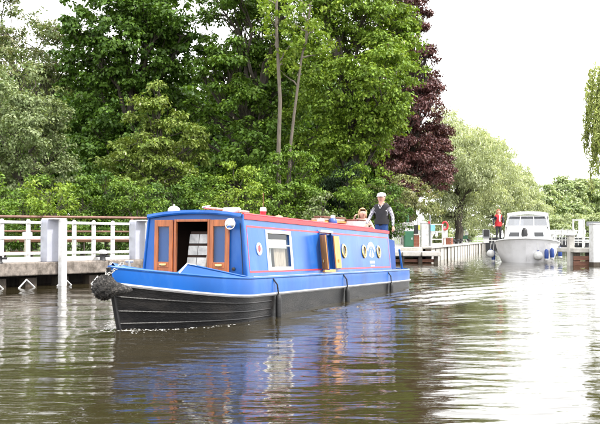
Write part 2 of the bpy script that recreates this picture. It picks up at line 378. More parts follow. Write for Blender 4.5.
tA, tB, tC, tD = fence_t(47), fence_t(60), fence_t(135.5), fence_t(146)
railing(-13, tA-.02, [fence_t(p) for p in (-46, -20, 8.5, 35)])
railing(tB+.02, tC-.02, [fence_t(p) for p in (81, 100.5, 119.5)])
railing(tD+.02, 15, [fence_t(p) for p in (166, 188, 205, 222)])
def pillar(t0, t1, label):
    th = thing('white_pillar', label, 'pillar', fq((t0+t1)/2, .1, .64), group='white pillars on the quay')
    rr_ = lambda p: Vector(p) - Vector(th.location)
    b = MB(); b.box(rr_(fq((t0+t1)/2, .16, 1.205)), (t1-t0-.03, .30, 1.13), az, .01); b.build('panel', 'whiteshaded', th)
    b = MB(); b.box(rr_(fq((t0+t1)/2+.06, .06, 1.79)), (t1-t0+.02, .52, .035), az, .01); b.build('cap', 'white', th)
    b = MB(); b.box(rr_(fq(t1-.07, -.22, .46)), (.17, .17, 2.6), az, .012); b.build('post', 'white', th)
pillar(tA, tB, 'white pillar with a post down into the water, clear of the boat')
pillar(tC, tD, 'white pillar partly hidden behind the blue cabin front')
# bollards
def bollard(p, label):
    th = thing('mooring_bollard', label, 'bollard', p, group='black and white bollards on the quay')
    MB().lathe([(.10, 0), (.085, .03), (.07, .16), (.075, .17)], 14).build('stem', 'black', th, True)
    MB().lathe([(.075, .172), (.125, .19), (.135, .23), (.11, .275), (.05, .30), (.01, .305)], 14).build('head', 'white', th, True)
    b = MB(); b.tube([(-.2, 0, .12), (.2, 0, .12)], .028, 8); b.build('cross_bar', 'black', th, True)
bollard(fq(fence_t(102.5), -.02, .641), 'small black bollard with white head on quay near the bow fender')
bollard(fq(fence_t(-1), -.02, .641), 'small black bollard with white head at the left edge of the photo')
# timber gauge post behind
p = at(27.5, 25.5, z=0); th = thing('wooden_post', 'short weathered wooden post with box top behind the white railing', 'post', (p.x, p.y, LAND_Z))
MB().box((0, 0, .35), (.17, .17, .72), .3, .015).build('shaft', 'greytimber', th)
MB().box((0, 0, .80), (.28, .28, .17), .3, .02).build('box_top', 'white', th); MB().box((0, 0, .91), (.33, .33, .045), .3, .01).build('cap', 'rust', th)
# brown pipe railing behind the walkway
A, Bp = Vector((-13.5, 27.2, 0)), Vector((-1.2, 33.5, 0)); th = thing('brown_railing', 'rusty brown metal pipe railing running behind the white fence', 'railing', (A.x, A.y, LAND_Z))
dv = Bp - A
for z, r in ((1.42, .06), (.92, .04), (.62, .11), (.2, .03)):
    b = MB(); b.tube([(0, 0, z), (dv.x, dv.y, z)], r, 8, flat=.8); b.build('rail', 'rust', th, True)
for i in range(6):
    f = i/5; b = MB(); b.box((dv.x*f, dv.y*f, .70), (.09, .09, 1.4), .47); b.build('post', 'rust', th)

# ------------------------------------------------------------------ trees and shrubs
def fbm(P, s, seed):
    r = np.random.default_rng(seed); v = np.zeros(len(P))
    for i in range(9):
        k = r.normal(0, 1, 3); k *= s*(.6 + .35*i)/np.linalg.norm(k); v += np.sin(P @ k + r.random()*6.28)/(1+.25*i)
    return v/2.2
def leaves(cen, out, n_per, clump_r, size, asp, pal, rs, droop=.25, flat=.6, upb=.55, spread=.5):
    """leaf blades (two folded triangles each) scattered round clump centres"""
    N = len(cen)*n_per
    c = np.repeat(cen, n_per, 0); o = np.repeat(out, n_per, 0)
    off = rs.normal(0, 1, (N, 3)); off /= np.linalg.norm(off, axis=1)[:, None]; off *= rs.random((N, 1))**.5
    cr = np.repeat(clump_r*rs.uniform(.6, 1.4, len(cen)), n_per)[:, None]
    p = c + off*cr*np.array([1, 1, flat])
    nrm = np.array([0, 0, upb]) + o*.45 + off*.35 + rs.normal(0, spread, (N, 3)); nrm /= np.linalg.norm(nrm, axis=1)[:, None]
    tan = off*.8 + o*.4 + np.array([0, 0, -droop*2]) + rs.normal(0, .5, (N, 3)); tan -= nrm*(tan*nrm).sum(1)[:, None]; tan /= np.linalg.norm(tan, axis=1)[:, None]+1e-9
    bi = np.cross(nrm, tan); L_ = size*rs.uniform(.6, 1.35, (N, 1)); W = L_*asp
    v0 = p - tan*L_*.5; v2 = p + tan*L_*.5 - nrm*L_*droop*.4
    v1 = p - bi*W*.5 + nrm*W*.18; v3 = p + bi*W*.5 + nrm*W*.18
    V = np.stack([v0, v1, v2, v3], 1).reshape(-1, 3); i = np.arange(N)*4
    F = np.concatenate([np.stack([i, i+1, i+2], -1), np.stack([i, i+2, i+3], -1)])
    pal = np.array(pal); ci = rs.random(len(cen)); 
    base = pal[np.minimum((np.repeat(np.clip(ci + 0, 0, .999), n_per)*.55 + rs.random(N)*.45)*len(pal), len(pal)-1).astype(int)]
    col = base*np.exp(rs.normal(0, .22, (N, 1)))
    col = np.repeat(np.concatenate([col, np.ones((N, 1))], 1), 4, 0)
    return V, F, col
def limb(mb, a, b, r0, r1, rs, n=6, wob=.08, segs=5, sag=0):
    a, b = Vector(a), Vector(b); ln = (b-a).length; pts = []; rad = []
    for i in range(segs+1):
        f = i/segs; p = a.lerp(b, f)
        if 0 < i < segs: p += Vector(rs.normal(0, wob*ln*.35, 3))
        p.z += sag*math.sin(f*PI)*ln; pts.append(p); rad.append(r0 + (r1-r0)*f)
    mb.tube(pts, rad, n, cap=False); return pts
def tree(name, label, base, lobes, pal, leaf=.24, asp=.55, dens=1.0, clump=.42, per=14, gap=.0, trunk_r=.28, bark='bark', lm='leaf', seed=1, droop=.25, flat=.6, upb=.55,
         cat='tree', group=None, shell=.3, trunk=True, blossom=0, limbs=True, rag=.16):
    """lobes: world (x,y,z,rx,rz); clumps of leaves fill the outer part of every lobe"""
    rs = np.random.default_rng(seed); base = Vector(base)
    root = thing(name, label, cat, base, 0, group); off = np.array(base)
    cens, outs = [], []; lc = np.array([(l_[0], l_[1], l_[2]) for l_ in lobes]); lr = np.array([(l_[3], l_[3], l_[4]) for l_ in lobes])
    for j in range(len(lobes)):
        A = 4*PI*lr[j, 0]*(lr[j, 0]+lr[j, 2])/2
        n = int(A*dens*6.3); nb_ = max(6, int(n/10)); rb = np.clip(lr[j, 0]*.36, .22, .95)
        d0 = rs.normal(0, 1, (nb_, 3)); d0 /= np.linalg.norm(d0, axis=1)[:, None]
        rad = shell + (1-shell)*rs.random((nb_, 1))**.75
        rad *= 1 + rag*fbm(d0*2.2 + lc[j], 1.6, seed+j)[:, None]
        bc = lc[j] + d0*lr[j]*rad; pick = rs.integers(0, nb_, n)                    # boughs, then clumps domed over each bough
        d = rs.normal(0, 1, (n, 3)); d[:, 2] = np.abs(d[:, 2])*.9 - .15; d += d0[pick]*.5; d /= np.linalg.norm(d, axis=1)[:, None]
        P = bc[pick] + d*(rb*np.exp(rs.normal(0, .25, nb_)))[pick][:, None]*np.array([1, 1, .78])*rs.uniform(.75, 1.1, (n, 1))
        q = np.min(np.stack([np.linalg.norm((P-lc[k])/lr[k], axis=1) if k != j else np.full(n, 9.) for k in range(len(lobes))]), 0)
        keep = (q > .55) & (fbm(P, 1.15, seed*7+1) + .35*fbm(P, 3.0, seed*7+2) > -1.15 + gap) & (P[:, 2] > base.z + .1)
        cens.append(P[keep]); outs.append(d[keep])
    cen = np.concatenate(cens); out = np.concatenate(outs)
    V, F, col = leaves(cen, out, int(per*1.35), clump*.85, leaf*.8, asp, pal, rs, droop, flat, upb)
    crown = fastmesh('crown', V - off, F, lm, root, cols=col)
    if blossom:
        k = rs.choice(len(cen), int(len(cen)*blossom), replace=False); bm_ = MB()
        for c_, d_ in zip(cen[k], out[k]):
            p = Vector(c_ + d_*clump*.7) - base; s = rs.uniform(.4, .7)
            bm_.tube([p, p+Vector((0, 0, .11*s)), p+Vector((.01, 0, .2*s))], [.055*s, .04*s, .012], 5)
        bm_.build('blossom', 'blossom', root)['kind'] = 'stuff'
    if trunk:
        tb = MB(); top = Vector(lc[np.argmax(lc[:, 2])]) - base; cx = Vector(lc.mean(0)) - base
        mid = Vector((cx.x*.5, cx.y*.5, top.z*.45)); 
        pts = limb(tb, (0, 0, -.3), mid, trunk_r, trunk_r*.7, rs, 9, .03, 5)
        limb(tb, mid, top, trunk_r*.7, trunk_r*.15, rs, 7, .07, 6)
        tb.build('trunk', bark, root, True)
        if limbs:
            lb = MB()
            for j in range(len(lobes)):
                c_ = Vector(lc[j]) - base; f = rs.uniform(.35, .6); s_ = Vector((mid.x*f*2*.8, mid.y*f*2*.8, max(.4, min(c_.z*.6, mid.z*1.3))))
                if s_.z > mid.z: s_ = mid.lerp(top, min(.8, (s_.z-mid.z)/max(.1, top.z-mid.z)))
                pp = limb(lb, s_, c_, trunk_r*.3, trunk_r*.11, rs, 6, .09, 5, .05)
                near = np.where(np.linalg.norm((cen-lc[j])/lr[j], axis=1) < 1.15)[0]
                for k in rs.choice(near, min(len(near), 12), replace=False) if len(near) else []:
                    limb(lb, pp[rs.integers(2, 6)], Vector(cen[k]) - base, trunk_r*.11, .012, rs, 4, .08, 4, .04)
            lb.build('limbs', bark, root, True)
    return root
def LB(d, lst, dj=1.0, seed=0, kz=1.0):
    """lobes given as photo column, row and radius in pixels at depth d; depth offsets keep the crown round"""
    r = random.Random(seed); out = []
    for it in lst:
        px, py, rp = it[:3]; dd = d + (it[3] if len(it) > 3 else r.uniform(-1, 1)*dj)
        p = at(px, dd, py); rm = rp/F_PX*dd; out.append((p.x, p.y, p.z, rm, rm*kz))
    return out
def gb(px, d): p = at(px, d, z=0); return (p.x, p.y, LAND_Z)
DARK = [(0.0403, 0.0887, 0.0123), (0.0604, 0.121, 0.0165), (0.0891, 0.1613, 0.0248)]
MID = [(0.0715, 0.138, 0.0144), (0.104, 0.18, 0.0216), (0.1495, 0.234, 0.03)]
BRIGHT = [(0.1207, 0.198, 0.0198), (0.1725, 0.2585, 0.0286), (0.2357, 0.3135, 0.044)]
PALE = [(0.132, 0.18, 0.072), (0.18, 0.228, 0.102), (0.24, 0.282, 0.15)]
WILL = [(0.32, 0.37, 0.2), (0.4, 0.45, 0.27), (0.48, 0.52, 0.35)]  # silvery willow green, lightened further so the leaf colour carries distance haze
COPPER = [(0.0633, 0.024, 0.0253), (0.0978, 0.0408, 0.0403), (0.1437, 0.066, 0.0609)]
FAR = [(0.203, 0.273, 0.112), (0.2755, 0.338, 0.16), (0.3625, 0.416, 0.24)]  # far foliage paled and greyed: haze is put into the leaf colour
tree('whitebeam_tree', 'grey-green leafy tree at the left edge behind the white railing', gb(15, 38),
     LB(38, [(15, 135, 42), (48, 165, 26), (-15, 95, 38), (30, 95, 30), (55, 125, 20), (-20, 170, 35), (20, 185, 30), (62, 150, 12)], 1.6, 1), PALE, .17, .6, 1.25, .36, 15, .05, .22, lm='leafmatte', seed=11)
tree('flowering_chestnut_tree', 'tall loose tree with pinkish blossom at top left corner', gb(32, 47),
     LB(47, [(35, 48, 36), (0, 25, 34), (62, 70, 20), (15, 70, 30), (50, 100, 26), (66, 40, 14), (-30, 50, 40), (40, 130, 25)], 2, 2), [(.10, .145, .045), (.14, .175, .07), (.19, .19, .10)], .22, .55, .9, .4, 13, .25, .3, seed=12, blossom=.12)
tree('dark_maple_tree', 'large dense dark green tree behind the blue cabin front', gb(118, 45),
     LB(45, [(120, 25, 46), (92, 75, 32), (150, 55, 40), (128, 105, 44), (95, 135, 32), (86, 35, 24), (160, 15, 26), (168, 105, 22), (110, 160, 34), (150, 150, 36), (82, 175, 22), (125, -25, 46), (165, -30, 30), (174, 60, 18), (180, 112, 18), (180, 35, 13), (182, 138, 16), (178, 165, 18)], 2.2, 3), DARK + MID[:1], .26, .7, 1.15, .42, 14, .0, .42, seed=13)
tree('young_chestnut_tree', 'smaller light green pyramid-shaped tree in front of the dark tree', gb(158, 38.5),
     LB(38.5, [(157, 92, 11), (152, 112, 19), (135, 135, 22), (166, 137, 23), (118, 150, 16), (148, 160, 28), (186, 150, 18), (120, 172, 20), (192, 138, 12), (175, 172, 22), (150, 185, 30)], 1, 4), [(.11, .165, .025), (.15, .205, .036), (.20, .25, .06)], .22, .5, 1.3, .34, 15, .05, .16, seed=14, blossom=.025)
tree('broad_chestnut_tree', 'broad tree with dark limbs and gaps of sky near picture centre', gb(258, 44),
     LB(44, [(238, 35, 36), (214, 72, 22), (228, 115, 32), (268, 85, 40), (262, 25, 36), (285, 120, 34), (248, 150, 30), (216, 0, 24), (212, 120, 16), (290, 60, 34), (205, 45, 13), (240, -20, 36), (290, -15, 36), (220, 165, 22), (280, 165, 28), (203, 108, 15), (200, 72, 11), (203, 140, 15), (200, 165, 15), (250, 60, 26), (250, 110, 24), (230, 80, 22, -2), (258, 130, 26, -2), (225, 50, 18, -2), (240, 105, 20, -2.5)], 2.2, 5), DARK[1:] + MID, .25, .55, 1.0, .42, 14, .12, .4, seed=15, blossom=.02)
tree('sycamore_tree', 'large bright green tree above the steersman', gb(345, 41.5),
     LB(41.5, [(318, 35, 38), (352, 20, 42), (385, 45, 30), (335, 85, 42), (378, 85, 36), (402, 70, 18), (360, 125, 38), (318, 135, 36), (386, 118, 22), (376, 150, 22), (345, 165, 30), (310, 170, 28), (405, 35, 14), (370, -10, 36), (325, -15, 36), (398, 8, 20), (402, 92, 14)], 1.8, 6), MID[1:] + BRIGHT, .21, .6, 1.25, .42, 14, .02, .4, seed=16, blossom=.012)
tree('copper_beech_tree', 'dark purple copper beech right of the bright green tree', gb(405, 56),
     LB(56, [(398, 20, 26), (412, 42, 18), (402, 85, 32), (415, 110, 24), (425, 140, 22), (434, 165, 16), (415, 175, 26), (395, 140, 36), (424, 50, 8), (431, 92, 6), (402, -10, 22), (424, 18, 11), (390, 60, 26), (440, 142, 11), (428, 55, 11), (433, 92, 9), (442, 172, 12), (420, 85, 18), (410, 150, 30), (432, 178, 16), (436, 150, 16)], 1.6, 7), COPPER, .22, .6, 1.2, .42, 14, .04, .4, lm='leafdark', seed=17, droop=.5)
tree('pale_round_bush', 'rounded yellow-green bush right of the steersman', gb(405, 50), LB(50, [(405, 196, 22), (424, 203, 16), (385, 200, 18), (410, 215, 20)], .8, 8), [(.15, .185, .06), (.2, .22, .09), (.27, .26, .14)], .16, .6, 1.7, .3, 13, 0, .12, seed=18, cat='bush')
# woods behind, closing the gaps low down
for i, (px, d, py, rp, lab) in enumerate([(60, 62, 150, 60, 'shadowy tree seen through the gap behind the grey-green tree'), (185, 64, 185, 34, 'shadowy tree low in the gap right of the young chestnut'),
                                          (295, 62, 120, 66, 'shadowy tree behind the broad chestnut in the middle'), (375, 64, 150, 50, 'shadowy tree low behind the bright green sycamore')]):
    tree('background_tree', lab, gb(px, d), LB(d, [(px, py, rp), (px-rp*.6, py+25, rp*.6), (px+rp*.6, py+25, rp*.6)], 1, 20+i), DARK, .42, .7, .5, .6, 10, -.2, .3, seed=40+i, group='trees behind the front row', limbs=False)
# the wood further back reads as one mass
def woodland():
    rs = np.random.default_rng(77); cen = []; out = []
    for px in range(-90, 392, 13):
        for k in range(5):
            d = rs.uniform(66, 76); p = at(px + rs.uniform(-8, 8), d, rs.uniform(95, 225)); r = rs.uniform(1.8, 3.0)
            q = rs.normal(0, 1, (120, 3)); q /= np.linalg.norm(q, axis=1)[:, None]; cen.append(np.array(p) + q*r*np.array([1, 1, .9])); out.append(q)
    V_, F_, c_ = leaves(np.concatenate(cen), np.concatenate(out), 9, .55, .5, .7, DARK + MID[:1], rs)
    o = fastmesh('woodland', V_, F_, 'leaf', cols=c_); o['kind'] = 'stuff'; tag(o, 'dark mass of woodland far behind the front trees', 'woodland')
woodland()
# slender bare stems in front of the broad chestnut
for i, (pts, d, r, lab) in enumerate([([(279, 212), (278.5, 150), (280, 100), (278, 60), (276, 20), (277, -15)], 38.0, .105, 'tall slender bare grey trunk rising in front of the broad tree'),
                                      ([(288, 212), (290, 150), (294, 115), (301, 60), (306, 35), (311, 0)], 38.4, .08, 'thin leaning bare trunk beside the tall slender one')]):
    b0 = Vector(gb(pts[0][0], d)); root = thing('slender_ash_tree', lab, 'tree', b0, group='slender stems')
    P = [Vector((0, 0, -.2))] + [at(x, d, y) - b0 for x, y in pts[1:]]
    mb = MB(); mb.tube(P, [r*(1-.1*k) for k in range(len(P))], 9); mb.build('trunk', 'barkpale', root, True)
    rs = np.random.default_rng(60+i); mb = MB(); cen = []; out = []
    for k in range(9 if i else 7):
        f = rs.uniform(.5, .98); a = P[min(len(P)-2, int(f*(len(P)-1)))].lerp(P[min(len(P)-1, int(f*(len(P)-1))+1)], (f*(len(P)-1)) % 1)
        e = a + Vector((rs.normal(0, .9), rs.normal(0, .7), rs.uniform(.2, 1.2))); limb(mb, a, e, .04, .012, rs, 5)
        for j in range(9): cen.append(np.array(e) + rs.normal(0, .32, 3)); out.append(rs.normal(0, .5, 3))
    mb.build('limbs', 'barkpale', root, True)
    V_, F_, c_ = leaves(np.array(cen), np.array(out), 16, .3, .2, .5, BRIGHT, rs); fastmesh('crown', V_, F_, 'leaf', root, cols=c_)
# ivy on the slender trunk's foot is part of the hedge below: shrubs along the bank
tree('young_bank_tree', 'young mid-green tree hiding the foot of the slender trunks', gb(288, 36.5), LB(36.5, [(272, 165, 17), (292, 158, 16), (305, 175, 17), (282, 185, 20), (262, 188, 15), (300, 196, 18), (280, 205, 18)], .5, 65), MID, .16, .55, 1.3, .3, 13, .05, .09, seed=66)
SH = [(-12, 31, 198, 24, MID, 'mid-green shrub at the far left behind the railing'), (22, 33, 196, 22, MID, 'mid-green shrub left of the bright leaning shrub'), (50, 30.5, 196, 21, BRIGHT, 'bright yellow-green shrub above the left white pillar'),
      (82, 33, 198, 20, MID, 'mid-green shrub between the bright shrub and the dark thicket'), (106, 34, 192, 24, DARK, 'dark green thicket left of the blue cabin'), (138, 33, 195, 24, MID, 'mid-green shrub behind the blue cabin corner'),
      (172, 35, 195, 24, DARK, 'dark shrub behind the chrome roof vent'), (205, 35, 192, 24, MID, 'mid-green shrub under the gap of sky'), (236, 34, 190, 24, BRIGHT, 'light green shrub behind the cabin roof front'),
      (268, 36, 196, 22, MID, 'mid-green shrub at the foot of the slender trunks'), (302, 37, 196, 22, MID, 'mid-green shrub right of the slender trunks'), (322, 34.5, 207, 14, PALE, 'pale grey-green shrub low above the middle of the boat roof'),
      (362, 38, 190, 22, MID, 'mid-green shrub behind the woman on the boat'), (388, 39, 196, 18, DARK, 'dark shrub right behind the steersman')]
for i, (px, d, py, rp, pal, lab) in enumerate(SH):
    tree('bank_shrub', lab, gb(px, d), LB(d, [(px, py, rp), (px-rp*.5, py+12, rp*.7), (px+rp*.55, py+10, rp*.7), (px, py+24, rp*.95), (px-rp*.6, py+32, rp*.7), (px+rp*.6, py+32, rp*.7)], .7, 70+i), pal, .15, .55, 1.25, .3, 12, -.1, .07, seed=80+i,
         cat='shrub', group='shrubs along the left bank')
# dark conifer hedge piece
tree('dark_cypress', 'very dark feathery conifer behind the rear of the boat', gb(342, 39), LB(39, [(333, 190, 15), (348, 186, 16), (340, 205, 18), (352, 208, 16), (330, 215, 14)], .5, 95), [(.015, .034, .012), (.022, .045, .014), (.03, .055, .02)], .2, .2, 2.0, .26, 16, -.3, .1, seed=96, droop=1.2, flat=1.6, upb=.1, cat='conifer')
# low undergrowth seen through the white rails
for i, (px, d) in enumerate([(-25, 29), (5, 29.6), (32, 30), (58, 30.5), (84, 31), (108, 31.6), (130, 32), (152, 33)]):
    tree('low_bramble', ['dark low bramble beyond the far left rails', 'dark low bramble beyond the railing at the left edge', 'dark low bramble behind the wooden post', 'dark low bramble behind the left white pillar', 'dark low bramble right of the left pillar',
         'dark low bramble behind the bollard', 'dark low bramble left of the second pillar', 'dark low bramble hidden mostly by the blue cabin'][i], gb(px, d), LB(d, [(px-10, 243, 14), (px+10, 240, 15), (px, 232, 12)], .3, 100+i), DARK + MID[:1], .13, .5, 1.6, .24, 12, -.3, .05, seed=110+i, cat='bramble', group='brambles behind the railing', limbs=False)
# willows beyond the lock island, far trees
W = [(458, 66, [(452, 150, 26), (470, 160, 26), (446, 185, 28), (470, 195, 30), (450, 212, 24), (482, 178, 18)], 'tall pale willow right of the copper beech'),
     (514, 82, [(490, 165, 22), (500, 185, 22), (482, 195, 22), (505, 205, 20), (488, 215, 18)], 'pale willow in the middle of the willow row'),
     (522, 96, [(520, 188, 14), (528, 202, 14), (512, 210, 14), (536, 212, 12), (522, 217, 12)], 'smaller pale willow right of the cruiser roof'),
     (440, 92, [(440, 135, 22), (455, 140, 22), (472, 148, 20), (435, 165, 30)], 'pale willow top rising at the back left of the row'),
     (505, 120, [(500, 160, 16), (515, 180, 16), (490, 150, 16), (528, 195, 14)], 'distant pale willow at the back of the row')]
for i, (px, d, lob, lab) in enumerate(W):
    tree('willow_tree', lab, gb(px, d), LB(d, lob, 2.5, 130+i), WILL, .30, .3, .75, .62, 16, -.05, .35, lm='leafmatte', seed=140+i, droop=.7, flat=1.0, upb=.35, group='willows beyond the lock', bark='bark')
FT = [(548, 140, [(545, 198, 14), (556, 205, 12), (538, 210, 12)], 'far green tree just right of the cruiser'), (566, 150, [(563, 190, 15), (573, 200, 14), (558, 206, 12)], 'far round green tree left of the right-hand lock'),
      (588, 155, [(586, 192, 15), (597, 200, 13), (578, 205, 12)], 'far green tree above the white post'), (612, 175, [(605, 190, 14), (620, 190, 18), (612, 205, 14)], 'far hazy tree at the right edge'), (575, 230, [(540, 205, 14), (560, 200, 14), (590, 200, 14), (615, 198, 16)], 'farthest line of blue-green trees')]
for i, (px, d, lob, lab) in enumerate(FT):
    tree('far_tree', lab, gb(px, d), LB(d, lob + [(x, y+14, r) for x, y, r in lob], 3, 150+i), FAR, .6, .6, .32, .95, 14, -.2, .4, seed=160+i, group='far trees', limbs=False)
for i, (px, d, py, rp, lab) in enumerate([(435, 78, 228, 12, 'low pale bush behind the lock island gear'), (462, 88, 230, 12, 'low pale bush behind the green and white pedestal'), (490, 98, 228, 10, 'low pale bush behind the woman in red'),
                                          (540, 112, 226, 10, 'low bush behind the cruiser canopy'), (562, 112, 226, 10, 'low bush behind the white gate rails'), (590, 112, 226, 12, 'low bush behind the dark balance beam')]):
    tree('low_bush', lab, gb(px, d), LB(d, [(px-rp, py, rp), (px+rp*.4, py-2, rp), (px, py+6, rp)], .6, 170+i), WILL[:2] + FAR[1:], .28, .5, .8, .5, 12, -.3, .08, seed=180+i, cat='bush', group='bushes beyond the lock', limbs=False)
# weeping willow hanging in from the right
def weeping():
    rs = np.random.default_rng(9); base = Vector((15.6, 39.5, LAND_Z)); root = thing('weeping_willow', 'weeping willow with hanging strands at upper right edge', 'tree', base)
    mb = MB(); limb(mb, (0, 0, -.2), (.1, .0, 4.5), .3, .22, rs, 9, .02); mb.build('trunk', 'bark', root, True)
    lb = MB(); cen = []; out = []
    for k in range(130):
        a = rs.uniform(0, 2*PI); r = rs.uniform(.5, 2.2) if k % 3 else rs.uniform(1.2, 2.0)
        top = Vector((r*math.cos(a), r*math.sin(a), rs.uniform(7.3, 9.6) - .35*r))
        if k < 22: limb(lb, (.1, 0, rs.uniform(3, 4.6)), top, .07, .02, rs, 6, .06, 5, .12)
        ln = rs.uniform(1.4, 4.2); pts = [top + Vector((math.cos(a), math.sin(a), 0))*.3*math.sin(f*1.5) + Vector((0, 0, -ln*f)) + Vector(rs.normal(0, .03, 3)) for f in np.linspace(0, 1, 7)]
        lb.tube(pts, .010, 3, cap=False)
        for f in np.linspace(0, 1, int(ln*9)):
            j = min(5, int(f*6)); p = pts[j].lerp(pts[j+1], f*6-j); cen.append(np.array(p)); out.append(np.array([math.cos(a), math.sin(a), 0])*.6)
    lb.build('limbs', 'bark', root)
    V_, F_, c_ = leaves(np.array(cen), np.array(out), 9, .15, .19, .2, [(.28, .34, .09), (.36, .42, .13), (.45, .49, .2)], rs, 1.3, 1.0, .1); fastmesh('crown', V_, F_, 'leaf', root, cols=c_)
weeping()


# ------------------------------------------------------------------ the narrowboat
nb = tag(empty('narrowboat', (BX, BY, 0), (0, BPITCH, PI/2 - BTH)), 'long blue narrowboat with red lines and black hull under way', 'narrowboat')
def P(u, v, w): return Vector((u, -v, w))
LC, LS = 8.63, 11.05
def ustem(w): return -2.11 - .26*max(0, w)/.8
def gun(t): return .66 + .19*t**1.7                       # gunwale height along the bow (t 0..1)
def rub(t): return .39 + .23*t**1.7
SB = 1.25                                                # length of the rounded counter
def station(level, npt=18):
    """outline (u, half width, w) from stem round to the stern for a level: 0 keel, 1 water, 2 rubbing strip, 3 gunwale"""
    out = []
    for i in range(npt+1):
        t = 1 - i/npt; t = math.sin(t*PI/2)
        w_ = (-.45, .0, rub(t), gun(t))[level]; us = ustem(w_) if level else -1.9
        e = (1.45, 1.6, 1.8, 1.84)[level]; hb = (.96, 1.02, 1.045, 1.04)[level]
        out.append((us*t, max(.012, hb*(1-t**e)), w_))
    hb = out[-1][1]
    for i in range(1, 15): out.append((i/14*(LS-SB), hb, (-.45, 0, .39, .66)[level]))
    for i in range(1, 10):
        a = i/9*PI/2; out.append((LS-SB + SB*math.sin(a), max(.012, hb*math.cos(a)), (-.45, 0, .39, .66)[level] + (.03*math.sin(a) if level > 1 else 0)))
    return out
ST = [station(i) for i in range(4)]
def side(level, s, dv=0, dw=0): return [P(u, s*(h+dv), w_+dw) for u, h, w_ in ST[level]]
b = MB()
for s in (1, -1): b.loft([side(0, s), side(1, s), side(2, s)])
b.build('hull', 'hullblack', nb, True)
b = MB()
for s in (1, -1): b.loft([side(2, s), [p.lerp(q_, .5) + Vector((0, -s*.012, 0)) for p, q_ in zip(side(2, s), side(3, s))], side(3, s)])
b.build('upper_strake', 'blue', nb, True)
for s in (1, -1):
    b = MB(); b.tube(side(2, s, .012), .026, 6); b.build('rubbing_strip', 'rubstrip', nb, True)
    b = MB(); b.tube(side(3, s, -.005, .0), .02, 6); b.build('gunwale_edge', 'blue', nb, True)
    b = MB(); b.tube([p for p in side(3, s, -.008, .021) if 0 <= p.x <= 10.4], .009, 5); b.build('gunwale_line', 'rubstrip', nb, True)
    for f in (.72, .40, .12):                            # half-round guards on the black bow
        g_ = [q_.lerp(p, f) for p, q_ in zip(side(2, s, .006), side(1, s, .006))][1:21]
        g_ = [p for p in g_ if p.x < .75]
        b = MB(); b.tube(g_, .013, 6); b.build('guard_strake', 'hullblack', nb, True)
# side decks (gunwales) beside the cabin, stern deck
for s in (1, -1):
    b = MB(); b.loft([[P(u, s*1.03, .655) for u in (0, LC)], [P(u, s*.90, .665) for u in (0, LC)]]); b.build('side_deck', 'blue', nb)
b = MB(); st = [(u, h) for u, h, w_ in ST[3] if u >= LC-.05]
b.loft([[P(u, h-.01, .66) for u, h in st], [P(u, -h+.01, .66) for u, h in st]]); b.build('stern_deck', 'grey', nb)
b = MB(); st = [(u, h, w_) for u, h, w_ in ST[2] if u > LS-.62]; st3 = [(u, h, w_) for u, h, w_ in ST[3] if u > LS-.62]
for s in (1, -1):
    b = MB(); b.loft([[P(u+.004, s*(h+.008), w_+.03) for u, h, w_ in st], [P(u+.004, s*(h+.006), w_-.03) for u, h, w_ in st3]]); b.build('stern_band', 'white', nb, True)
    b = MB(); b.loft([[P(u+.004, s*(h+.008), w_-.03) for u, h, w_ in st], [P(u-.03, s*(h-.004), .20) for u, h, w_ in st]]); b.build('stern_red_band', 'red', nb, True)
# foredeck (slopes up to the stem) and raised bulwark round the well
UN = -1.38
def hw(u): t = u/ustem(.8); return 1.04*(1-max(0, min(1, t))**1.84)
def gz(u): return gun(max(0, min(1, u/ustem(.8))))
b = MB(); us = np.linspace(UN, -2.30, 9)
b.loft([[P(u, f*(hw(u)-.01), gz(u) + .012 + .05*(1-abs(f))) for f in (-1, -.5, 0, .5, 1)] for u in us]); b.build('foredeck', 'blue', nb, True)
b = MB(); b.slab([P(UN, -hw(UN)+.16, .3), P(UN, hw(UN)-.16, .3), P(UN, hw(UN)-.05, gz(UN)+.01), P(UN, 0, gz(UN)+.06), P(UN, -hw(UN)+.05, gz(UN)+.01)], (1, 0, 0), .03); b.build('well_bulkhead', 'blue', nb)
b = MB(); us = np.linspace(UN, -.02, 8); b.loft([[P(u, hw(u)-.18, .33) for u in us], [P(u, -hw(u)+.18, .33) for u in us]]); b.build('well_floor', 'grey', nb)
for s in (1, -1):
    ub = np.linspace(UN-.13, 0.0, 12); outer = []; top = []; inner = []; low = []
    for i, u in enumerate(ub):
        f = (u-ub[0])/(ub[-1]-ub[0]); up = .155*(1-f)**1.1*min(1, i/1.0) + .004; h = hw(u)
        outer.append(P(u, s*(h-.004), gz(u)-.01)); top.append(P(u, s*(h-.035), gz(u)+up)); inner.append(P(u, s*(h-.065), gz(u)+up-.004)); low.append(P(u, s*(h-.17), .32))
    b = MB(); b.loft([outer, top, inner, low]); o = b.build('well_bulwark', 'blue', nb, True)
    b = MB(); b.tube([p + Vector((0, 0, .008)) for p in top], .014, 6); b.build('bulwark_rail', 'blue' if s < 0 else 'blue', o, True)
    b = MB(); b.tube([outer[0] + Vector((-.02, 0, .02)), top[1] + Vector((0, 0, .012)), top[2] + Vector((0, 0, .012))], .012, 6); b.build('bulwark_end_rail', 'white', o, True)
